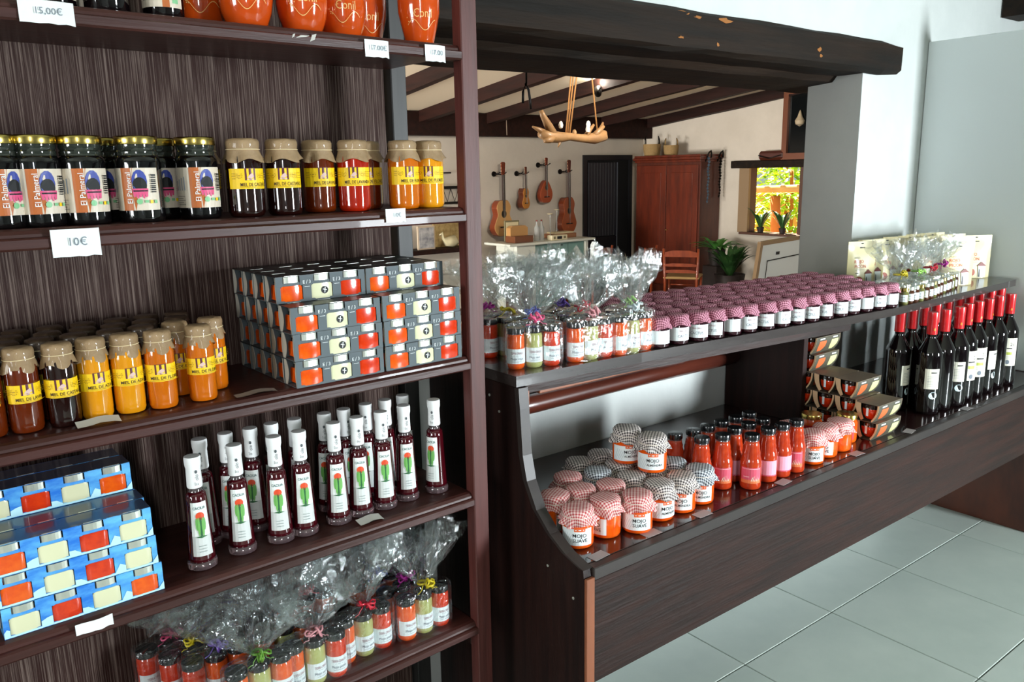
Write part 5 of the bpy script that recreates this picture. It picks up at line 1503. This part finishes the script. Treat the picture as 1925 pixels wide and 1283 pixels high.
for x in (0.045, 0.22):
    link('dial', MB().box(x - 0.018, x + 0.018, -0.004, 0, 0.018, 0.05, b=0.002).mesh('dial', mat('olive_frame', '#7d7556')), ra)
cs = root('wicker_tray', 'flat brown wicker tray with pale rim at the right of the console', 'tray', (7.03, 8.26, TZ))
link('tray', MB().box(0, 0.42, 0, 0.2, 0, 0.06, b=0.006).mesh('tray', mat('wicker', '#9a6a4a', 0.7, bump=(0.8, 30, (1, 1, 1)))), cs)
link('rim', MB().box(0.04, 0.38, 0.02, 0.18, 0.061, 0.08).mesh('rim', mat('cream_sheet', '#dccfa6')), cs)
for k, (x, h) in enumerate(((6.93, 0.34), (7.32, 0.37))):
    g = root('candle_holder', 'slim glass candle holder with pale top, %s end of the console things' % ['centre', 'right'][k], 'candle holder', (x, 8.20 if k == 0 else 8.52, TZ if k == 0 else TZ), 0, 'slim candle holders')
    link('stem', lathe_me('stem', [(0.001, 0.0), (0.028, 0.0), (0.026, 0.01), (0.006, 0.03), (0.006, h - 0.03), (0.012, h - 0.012)], mat('frosty_clear_glass', '#b9bdba'), 12), g)
    link('dish', lathe_me('dish', [(0.012, h - 0.012), (0.04, h - 0.004), (0.04, h), (0.001, h)], mat('cream_sheet', '#dccfa6'), 12), g)
st = root('suitcase', 'brown leather suitcase under the left end of the console', 'suitcase', (6.0, 7.7, BF))
link('case', MB().box(0, 0.24, 0.0, 0.3, 0.0, 0.62, b=0.03).mesh('case', mat('brown_leather', '#4a3026', 0.5)), st)
link('handle', MB().tube([(0.07, 0.15, 0.62), (0.08, 0.15, 0.66), (0.16, 0.15, 0.66), (0.17, 0.15, 0.62)], 0.01, 8).mesh('h', BLKM, 'all'), st)

# wardrobe against the right wall, doors facing -X
wd = root('wardrobe', 'large reddish-brown two-door wooden wardrobe in the far corner', 'wardrobe', (8.86, 7.33, BF))
WW = mat('red_brown_wardrobe_wood', '#6c2a16', 0.35, coat=0.3, noise=('#501f12', 3, (4, 4, 0.7)), bump=(0.1, 6, (4, 4, 0.7)))
WS2 = mat('dark_side_wardrobe_wood', '#5a2716', 0.4, coat=0.3, noise=('#43190f', 3, (4, 4, 0.7)))
Hh = 1.95
link('carcass', MB().box(0.02, 0.44, 0.0, 1.2, 0.0, Hh - 0.07, b=0.004).mesh('carcass', WS2), wd)
link('cornice', MB().box(-0.03, 0.447, -0.03, 1.23, Hh - 0.07, Hh - 0.03, b=0.008).box(-0.01, 0.447, -0.01, 1.21, Hh - 0.10, Hh - 0.07, b=0.004).box(-0.015, 0.447, -0.015, 1.215, Hh - 0.03, Hh, b=0.004).mesh('cornice', WW), wd)
for k, (y0, y1) in enumerate(((0.03, 0.595), (0.605, 1.17))):
    d_ = link('door', MB().box(0.0, 0.02, y0, y1, 0.12, Hh - 0.14, b=0.003).mesh('door', WW), wd)
    link('door_panel', MB().box(-0.008, 0.0, y0 + 0.09, y1 - 0.09, 0.22, Hh - 0.24, b=0.006).mesh('panel', WW), d_)
    if k == 0:
        link('knob', MB().lathe([(0.001, 0), (0.014, 0.002), (0.014, 0.012), (0.001, 0.014)], 12, 0, (-0.015, y1 - 0.03, 0.9)).mesh('knob', GOLD), d_)
link('plinth', MB().box(0.0, 0.44, -0.01, 1.21, 0, 0.1, b=0.004).mesh('plinth', WS2), wd)
for k, (x, y, s_) in enumerate(((9.02, 8.36, 1.0), (9.05, 8.02, 0.85))):
    b_ = root('basket', 'small woven basket with looped handles on the wardrobe, %s one' % ['left', 'right'][k], 'basket', (x, y, BF + Hh + 0.0005), 0.6, 'woven baskets')
    bm2 = mat('woven_straw', '#a08355', 0.8, bump=(0.9, 40, (1, 1, 2)))
    link('bowl', MB().lathe([(0.001, 0.002), (0.11 * s_, 0), (0.125 * s_, 0.08 * s_), (0.13 * s_, 0.165 * s_), (0.124 * s_, 0.165 * s_), (0.115 * s_, 0.05)], 20, cap=False).mesh('basket', bm2, True), b_)
    for q in (-1, 1):
        link('handle', MB().tube([(-0.06 * s_, q * 0.10 * s_, 0.15 * s_), (-0.045 * s_, q * 0.10 * s_, 0.24 * s_), (0, q * 0.09 * s_, 0.275 * s_), (0.045 * s_, q * 0.10 * s_, 0.24 * s_), (0.06 * s_, q * 0.10 * s_, 0.15 * s_)], 0.008, 6).mesh('handle', BLKM if k == 0 else bm2, 'all'), b_)
for k, (x, L_, m_) in enumerate(((8.965, 0.62, mat('blue_grey_beads', '#5d6f80', 0.25, metal=0.5)), (9.215, 0.55, BLKM))):
    g = root('hanging_chain', '%s hung on the wardrobe side' % ['twisted blue-grey bead chain', 'black chain with ring'][k], 'chain', (x, 7.27, BF + Hh - 0.12), 0, 'chains on the wardrobe side')
    link('hook', MB().tube([(0, 0.055, 0.02), (0, 0.02, 0.10), (0, -0.005, 0.14), (0.03, -0.01, 0.16), (0.055, 0, 0.12), (0.05, 0, 0.07)], 0.012, 6).mesh('hook', BLKM, 'all'), g)
    mb = MB(); n = 14
    for j in range(n):
        z = 0.06 - L_ * j / n
        mb.lathe([(0.002, -L_ / n * 0.55), (0.026 - 0.012 * j / n, 0), (0.002, L_ / n * 0.55)], 8, 0, (0.008 * math.sin(j * 1.3), 0, z))
    link('beads', mb.mesh('beads', m_, True), g)

# window in the right wall with dark wood surround
wi = struct('window_1', MB().box(9.29, 9.45, 6.03, 6.075, 0.545, 1.405).box(9.29, 9.45, 6.835, 6.88, 0.545, 1.405).mesh('jambs', mat('window_brown_wood', '#4f2f1e', 0.5)))
link('window_sill', MB().box(9.22, 9.46, 5.98, 6.93, 0.52, 0.552, b=0.003).mesh('sill', mat('window_brown_wood', '#4f2f1e')), wi)
link('window_lintel', MB().box(9.24, 9.45, 5.9, 7.12, 1.402, 1.50, b=0.01).mesh('lintel', DARKW), wi)
link('window_frame', MB().box(9.27, 9.31, 6.83, 6.99, 0.545, 1.40).mesh('frame', mat('tan_frame_wood', '#8d7456', 0.5)), wi)
sg = root('satchel', 'dark red-brown leather satchel lying on the window lintel', 'bag', (9.17, 6.28, 1.5005))
link('bag', MB().box(0, 0.16, -0.02, 0.36, 0, 0.115, b=0.03).mesh('bag', mat('oxblood_leather', '#4a1d12', 0.4, coat=0.3)), sg)
link('strap', MB().tube([(-0.004, 0.0, 0.06), (-0.02, 0.17, 0.02), (-0.004, 0.34, 0.06)], 0.008, 6).mesh('strap', BLKM, 'all'), sg)
cb = root('wall_cabinet', 'tall brown-framed dark glass wall cabinet beside the pillar', 'cabinet', (9.25, 5.50, 1.50))
BWD = mat('brown_frame_wood', '#6f3d24', 0.4, coat=0.3)
link('frame', MB().box(-0.06, 0.05, 0.0, 0.07, 0, 0.88).box(-0.06, 0.05, 0.73, 0.80, 0, 0.88).box(-0.06, 0.05, 0.07, 0.73, 0, 0.08).box(-0.06, 0.05, 0.07, 0.73, 0.80, 0.88).mesh('frame', BWD), cb)
link('dark_glass', MB().box(-0.02, 0.04, 0.07, 0.73, 0.08, 0.80).mesh('glass', mat('dark_cabinet_glass', '#0d1011', 0.15)), cb)
link('pale_gourd', MB().lathe([(0.003, 0), (0.05, 0.03), (0.06, 0.07), (0.03, 0.12), (0.012, 0.18), (0.002, 0.2)], 14, 0, (-0.05, 0.56, 0.40)).mesh('gourd', mat('pale_gourd_skin', '#b9a78a', 0.5), True), cb)
# garden seen through the window
gd = struct('ground_garden', MB().box(9.45, 15.5, 3.5, 10.5, -0.2, 0.0).mesh('ground', mat('garden_soil', '#8d7a4c', 0.9)))
struct('wall_garden', MB().box(14.2, 14.4, 3.5, 10.5, 0.0, 1.0).mesh('gwall', mat('warm_garden_wall', '#d9a860', 0.9)))
LF = mat('sunlit_leaf', '#b4d32a', 0.5, noise=('#7fae1e', 6, (1, 1, 1)))
LF.node_tree.nodes['Principled BSDF'].inputs['Transmission Weight'].default_value = 0.0
LF2 = mat('yellow_leaf', '#e6dc3a', 0.5, noise=('#b9cf2c', 6, (1, 1, 1)))
LD = mat('dark_green_leaf', '#1f3a20', 0.35, coat=0.4, noise=('#345c2c', 5, (1, 1, 1)))
LG = mat('fresh_green_leaf', '#4d8a3c', 0.4, coat=0.3)
def leaf(mb, base, d, L_, wd_, droop=0.3, n=4, m=0):
    d = Vector(d).normalized(); side = d.cross(Vector((0, 0, 1)))
    if side.length < 0.05: side = Vector((1, 0, 0))
    side.normalize(); vs = []; F = []
    for k in range(n + 1):
        t = k / n; p = Vector(base) + d * L_ * t + Vector((0, 0, -droop * L_ * t * t))
        wv = wd_ * math.sin(PI * min(0.98, 0.12 + 0.88 * t)) * 0.5
        vs += [p + side * wv + Vector((0, 0, wv * 0.3)), p, p - side * wv + Vector((0, 0, wv * 0.3))]
    for k in range(n):
        a = 3 * k; F += [(a, a + 1, a + 4, a + 3), (a + 1, a + 2, a + 5, a + 4)]
    mb.add(vs, F, m)
def bush(label, loc, rad, h, nl, m, L_, wd_, seed):
    r_ = random.Random(seed); o = root('garden_shrub', label, 'shrub', loc, 0, 'sunlit shrubs beyond the window')
    mb = MB()
    for k in range(nl):
        a = r_.uniform(0, 2 * PI); rr = rad * r_.random() ** 0.5; z = h * (0.15 + 0.85 * r_.random())
        leaf(mb, (rr * math.cos(a), rr * math.sin(a), z), (math.cos(a) + r_.uniform(-.5, .5), math.sin(a) + r_.uniform(-.5, .5), r_.uniform(-0.2, 0.9)), L_ * r_.uniform(.6, 1.2), wd_, 0.4, 3)
    f = link('foliage', mb.mesh('foliage', m), o); f['kind'] = 'stuff'
    link('stem', MB().tube([(0, 0, 0), (0.03, 0, h * 0.4), (0, 0.02, h * 0.8)], 0.03, 6).mesh('stem', mat('orange_bark', '#a5602a', 0.8), 'all'), o)
bush('yellow-green shrub filling the upper left of the window', (11.9, 8.75, 0), 0.5, 2.1, 420, LF2, 0.22, 0.07, 1)
bush('bright green shrub at the right of the window view', (11.2, 7.45, 0), 0.42, 1.7, 420, LF, 0.24, 0.07, 2)
bush('low yellow plant with long leaves at the window foot', (10.5, 7.75, 0), 0.18, 0.9, 130, LF2, 0.32, 0.05, 3)
bush('green shrub behind the middle of the window', (13.2, 8.9, 0), 0.6, 1.9, 380, LF, 0.26, 0.08, 4)
tk = root('palm_trunk', 'orange-brown palm trunk standing just outside the window', 'trunk', (10.3, 7.1, 0))
link('trunk', MB().tube([(0, 0, 0), (0.02, 0, 0.5), (0, 0.02, 1.0)], [0.09, 0.075, 0.07], 10).mesh('trunk', mat('orange_bark', '#a5602a'), 'all'), tk)
mb = MB()
for k in range(10):
    a = 2 * PI * k / 10; leaf(mb, (0, 0, 0.98), (math.cos(a), math.sin(a), 0.7), 0.4, 0.05, 0.5, 4)
link('frond', mb.mesh('frond', LF), tk)
pg = root('pergola_beam', 'sun-bleached wooden log hung across the window view', 'log', (9.9, 5.8, 1.10))
link('log', MB().tube([(0, 0, 0.0), (0, 0.7, 0.02), (0, 1.4, 0.0), (0, 2.2, 0.05)], [0.05, 0.055, 0.05, 0.045], 10).mesh('log', mat('bleached_log', '#a98146', 0.7), 'all'), pg)
for k in range(6):
    link('rafter_end', MB().box(9.75, 9.95, 6.0 + 0.26 * k, 6.07 + 0.26 * k, 1.42, 1.52).mesh('re', mat('window_brown_wood', '#4f2f1e')), wi)

# plants inside
def potted(label, loc, nl, L_, wd_, m, hp, seed, up_=0.6, pr_=0.13):
    r_ = random.Random(seed); o = root('potted_plant', label, 'plant', loc)
    link('pot', MB().lathe([(0.001, 0), (pr_ * 0.7, 0), (pr_, hp), (pr_ * 0.92, hp), (pr_ * 0.85, hp * 0.9)], 16, cap=False).mesh('pot', mat('dark_pot', '#2b2320', 0.6), True), o)
    link('soil', MB().lathe([(pr_ * 0.9, hp * 0.88), (0.001, hp * 0.9)], 14, cap=False).mesh('soil', mat('soil', '#1d1510', 0.9)), o)
    for k in range(nl):
        a = 2 * PI * k / nl + r_.uniform(-.3, .3); mb = MB()
        leaf(mb, (0.02 * math.cos(a), 0.02 * math.sin(a), hp * 0.9), (math.cos(a) * 0.7, math.sin(a) * 0.7, up_ + r_.uniform(-.35, .5)), L_ * r_.uniform(.7, 1.15), wd_, 0.45, 5)
        link('leaf', mb.mesh('leaf', m), o)
potted('big potted plant with long arching leaves between wardrobe and white board', (8.66, 6.62, BF), 46, 0.74, 0.075, LD, 0.4, 5, 1.5, 0.2)
potted('fresh green potted plant left of the window', (8.86, 7.00, 0.12), 26, 0.42, 0.07, LG, 0.22, 6, 0.7, 0.12)
single('plant_stand', MB().box(8.74, 8.98, 6.90, 7.14, BF, 0.118, b=0.006).mesh('stand', mat('dark_stand_wood', '#241813', 0.5)), 'dark wooden stand under the fresh green potted plant', 'stand')
potted('spiky aloe on the window sill, left', (9.335, 6.66, 0.5525), 14, 0.48, 0.05, LD, 0.07, 7, 1.8, 0.05)
potted('spiky aloe on the window sill, right', (9.335, 6.32, 0.5525), 14, 0.46, 0.05, LD, 0.07, 8, 1.8, 0.05)

# framed white board leaning
wb = root('white_board', 'wood-framed white board leaning in front of the plants by the pillar', 'board', (0, 0, 0))
def quad_slab(c, th, m, nm, par):
    n_ = (Vector(c[1]) - Vector(c[0])).cross(Vector(c[3]) - Vector(c[0])).normalized() * th
    vs = [Vector(p) for p in c] + [Vector(p) + n_ for p in c]
    me = fixn(mk(nm, vs, [(0, 1, 2, 3), (7, 6, 5, 4), (0, 4, 5, 1), (1, 5, 6, 2), (2, 6, 7, 3), (3, 7, 4, 0)], m))
    return link(nm, me, par)
A, B, C_, D_ = Vector((8.10, 5.85, BF)), Vector((9.22, 5.85, BF)), Vector((9.26, 6.0, 0.545)), Vector((8.43, 6.0, 0.52))
quad_slab([A, B, C_, D_], -0.03, WPAN, 'panel', wb)
def inter(p, q, t): return p + (q - p) * t
off_ = Vector((0, -0.012, 0))
quad_slab([D_ + off_ + Vector((0, 0, -0.05)), C_ + off_ + Vector((0, 0, -0.05)), C_ + off_, D_ + off_], -0.05, mat('tan_frame_wood', '#8d7456'), 'top_rail', wb)
quad_slab([A + off_ - Vector((0.05, 0, 0)), A + off_, D_ + off_ + Vector((0.04, 0, 0)), D_ + off_ - Vector((0.01, 0, 0))], -0.05, mat('tan_frame_wood', '#8d7456'), 'side_rail', wb)
quad_slab([inter(D_, A, 0.28) + off_ + Vector((0.16, 0, 0)), inter(C_, B, 0.26) + off_, inter(C_, B, 0.245) + off_, inter(D_, A, 0.265) + off_ + Vector((0.16, 0, 0))], -0.003, BLACKP, 'drawn_line', wb)
quad_slab([inter(D_, A, 0.9) + off_ + Vector((0.16, 0, 0)), inter(D_, A, 0.9) + off_ + Vector((0.172, 0, 0)), inter(D_, A, 0.27) + off_ + Vector((0.172, 0, 0)), inter(D_, A, 0.27) + off_ + Vector((0.16, 0, 0))], -0.003, BLACKP, 'drawn_line', wb)
quad_slab([inter(D_, A, 0.2) + off_ + Vector((0.34, 0, 0)), inter(D_, A, 0.2) + off_ + Vector((0.40, 0, 0)), inter(D_, A, 0.16) + off_ + Vector((0.40, 0, 0)), inter(D_, A, 0.16) + off_ + Vector((0.34, 0, 0))], -0.01, BLACKP, 'clip', wb)

# ladder-back chairs
CHW = mat('orange_brown_chair_wood', '#8a3d1d', 0.35, coat=0.4, noise=('#6e2d15', 4, (3, 3, 1)))
def chair(label, x, y, rot):
    o = root('wooden_chair', label, 'chair', (x, y, BF), rot, 'wooden chairs in the back room')
    for sx in (-1, 1):
        link('back_post', MB().tube([(sx * 0.19, 0.19, 0), (sx * 0.195, 0.19, 0.42), (sx * 0.21, 0.25, 0.80)], [0.018, 0.02, 0.015], 8).mesh('bp', CHW, 'all'), o)
        link('front_leg', MB().tube([(sx * 0.2, -0.19, 0), (sx * 0.2, -0.19, 0.43)], 0.018, 8).mesh('leg', CHW, 'all'), o)
    link('seat', MB().box(-0.22, 0.22, -0.21, 0.21, 0.42, 0.45, b=0.01).mesh('seat', mat('rush_seat', '#a08050', 0.8)), o)
    for z, h in ((0.70, 0.08), (0.58, 0.04), (0.50, 0.04)):
        ys = 0.195 + 0.055 * (z - 0.42) / 0.38
        pts = [(-0.2, z), (0.2, z), (0.2, z + h * 0.7), (0.1, z + h), (-0.1, z + h), (-0.2, z + h * 0.7)]
        link('slat', fixn(MB().prism(pts, 'y', ys, ys + 0.014).mesh('slat', CHW)), o)
    for z in (0.18, 0.30):
        link('stretcher', MB().tube([(-0.2, -0.19, z), (0.2, -0.19, z)], 0.011, 6).mesh('st', CHW, 'all'), o)
chair('red-brown wooden chair back in front of the dark door', 7.18, 7.75, PI + 0.3)
chair('orange-brown wooden chair in front of the wardrobe, left one', 7.55, 7.3, PI + 0.4)
chair('orange-brown wooden chair in front of the wardrobe, right one turned sideways', 7.86, 6.72, PI - 1.0)
pt = root('paper_bag', 'white paper bag standing on a chair before the dark door', 'bag', (7.27, 7.72, BF + 0.4505), 0.3)
pbm = MB(); pbm.prism([(-0.05, 0), (0.06, 0), (0.045, 0.22), (0.0, 0.40), (-0.045, 0.36)], 'y', -0.03, 0.03)
link('bag_body', fixn(pbm.mesh('bag', PAPER)), pt)

# driftwood lamp hung on ropes
dw = root('driftwood', 'pale driftwood log hung horizontally on ropes under the rafters', 'driftwood', (0, 0, 0))
DW = mat('pale_driftwood', '#775839', 0.5, coat=0.2, noise=('#95724a', 5, (1, 1, 1)), bump=(0.5, 7, (1, 1, 1)))
mb = MB()
mb.tube([(3.80, 4.6, 1.675), (3.88, 4.6, 1.655), (3.98, 4.6, 1.65), (4.08, 4.6, 1.655), (4.2, 4.6, 1.645), (4.33, 4.6, 1.645), (4.42, 4.6, 1.67), (4.435, 4.6, 1.70)], [0.03, 0.045, 0.04, 0.028, 0.030, 0.042, 0.048, 0.02], 12)
mb.tube([(3.92, 4.6, 1.67), (3.86, 4.58, 1.73), (3.80, 4.57, 1.80), (3.785, 4.57, 1.83)], [0.035, 0.03, 0.02, 0.016], 10)
mb.tube([(3.86, 4.6, 1.67), (3.79, 4.6, 1.70), (3.73, 4.6, 1.72)], [0.03, 0.018, 0.007], 8)
mb.tube([(3.92, 4.6, 1.66), (3.86, 4.56, 1.63), (3.80, 4.55, 1.62)], [0.03, 0.025, 0.015], 8)
mb.tube([(4.38, 4.6, 1.66), (4.40, 4.6, 1.72), (4.42, 4.6, 1.765)], [0.035, 0.018, 0.006], 8)
mb.tube([(4.24, 4.6, 1.65), (4.27, 4.59, 1.70), (4.31, 4.585, 1.745)], [0.03, 0.016, 0.01], 8)
mb.tube([(4.12, 4.6, 1.655), (4.13, 4.6, 1.69), (4.125, 4.6, 1.705)], [0.022, 0.016, 0.01], 8)
mb.tube([(3.99, 4.6, 1.64), (3.97, 4.59, 1.60), (3.955, 4.585, 1.58)], [0.02, 0.009, 0.005], 8)
mb.tube([(4.30, 4.6, 1.64), (4.36, 4.58, 1.70), (4.40, 4.57, 1.735)], [0.03, 0.022, 0.012], 8)
link('log', mb.mesh('log', DW, 'all'), dw)
for k, (x, z) in enumerate(((3.97, 1.735), (4.24, 1.745), (4.235, 1.71))):
    link('bulb', MB().lathe([(0.002, -0.028), (0.014, -0.02), (0.018, 0.0), (0.012, 0.02), (0.002, 0.028)], 12, 0, (x, 4.57, z)).mesh('bulb', mat('milky_bulb_glass', '#e9e6dc', 0.2, coat=1.0), True), dw)
ROPE = mat('tan_rope', '#a0703e', 0.8)
for a, b in (((4.04, 4.6, 1.64), (4.16, 4.62, 2.448)), ((4.06, 4.6, 1.66), (4.19, 4.62, 2.448)), ((4.08, 4.6, 1.66), (4.23, 4.62, 2.448)), ((4.36, 4.6, 1.70), (4.25, 4.60, 2.448))):
    link('rope', MB().tube([a, b], 0.0055, 6).mesh('rope', ROPE, 'all'), dw)
hk = root('iron_hook', 'black iron double hook on a rod below the rafters, left of driftwood', 'hook', (2.40, 3.0, 0))
link('rod', MB().tube([(0, 0, 2.70), (0, 0, 1.80)], 0.005, 6).mesh('rod', BLKM, 'all'), hk)
link('claw', MB().tube([(-0.022, 0, 1.715), (-0.02, 0, 1.765), (-0.005, 0, 1.80), (0.012, 0, 1.775), (0.02, 0, 1.73), (0.024, 0, 1.69)], 0.006, 8).mesh('claw', BLKM, 'all'), hk)
lm = root('spot_lamp', 'small black spot lamp clipped to a rafter by the bright ceiling patch', 'lamp', (6.20, 6.50, 2.262))
link('lamp_housing', MB().tube([(0, 0, 0), (-0.03, 0.0, -0.04), (-0.01, 0.02, -0.06), (0.03, 0.06, 0.0)], [0.012, 0.012, 0.035, 0.045], 12).mesh('lamp', BLKM, 'all'), lm)

# shelves on the far wall seen between the shelf posts
sh = root('wall_shelf', 'dark brown wall shelf seen between the posts of the shelf unit', 'shelf', (5.0, 8.5, 0.40))
link('board', MB().box(0, 1.0, 0, 0.297, 0.03, 0.085, b=0.004).mesh('board', RAFTW), sh)
pc = root('framed_photograph', 'small grey framed photograph leaning on the wall shelf', 'picture', (5.13, 8.58, 0.4855))
link('frame', MB().box(0, 0.25, 0, 0.02, 0, 0.29, b=0.003).mesh('frame', mat('pale_frame', '#c9b79f', 0.5)), pc)
link('print', MB().box(0.02, 0.23, -0.004, 0, 0.02, 0.27).mesh('print', mat('grey_photo_print', '#7d7f86', 0.6, noise=('#c3c3c3', 12, (1, 1, 1)))), pc)
fg = root('ceramic_figure', 'cream ceramic bird figure on the wall shelf', 'figurine', (5.62, 8.6, 0.4855))
link('figure', MB().tube([(-0.16, 0, 0.16), (-0.13, 0, 0.19), (-0.11, 0, 0.12), (-0.06, 0, 0.08), (0.04, 0, 0.08), (0.12, 0, 0.05)], [0.012, 0.022, 0.018, 0.06, 0.078, 0.02], 12).mesh('bird', mat('cream_glaze', '#cfc6a0', 0.25, coat=0.6), 'all'), fg)
cl = root('straw_panel', 'tan woven panel standing behind the ceramic bird', 'panel', (5.47, 8.76, 0.4855))
link('panel', MB().box(0, 0.45, 0, 0.025, 0, 0.34).mesh('panel', mat('tan_weave', '#b9a06c', 0.8, noise=('#8c7444', 14, (1, 1, 1)))), cl)
rk = root('iron_rack', 'black iron wall rack with zigzag lattice above the wall shelf', 'rack', (5.0, 8.74, 1.02))
mb = MB().box(0, 0.95, 0, 0.03, 0.19, 0.225).box(0, 0.95, 0, 0.03, 0.0, 0.03)
link('rails', mb.mesh('rails', BLKM), rk)
mb = MB()
for k in range(8):
    x = 0.06 + 0.115 * k
    mb.tube([(x, 0.015, 0.19), (x + 0.057, 0.015, 0.03), (x + 0.115, 0.015, 0.19)], 0.005, 5)
link('lattice', mb.mesh('lattice', BLKM), rk)
pgx = single('wall_peg', MB().tube([(5.66, 8.79, 1.41), (5.74, 8.72, 1.41)], 0.01, 6).mesh('peg', BLKM, 'all'), 'small black peg on the far wall above the iron rack', 'peg')
wc = link('cord', MB().tube([(6.54, 8.60, 2.15), (6.545, 8.60, 1.875)], 0.005, 6).mesh('cord', mat('pale_cord', '#a08c78', 0.8), 'all'), far_beam)
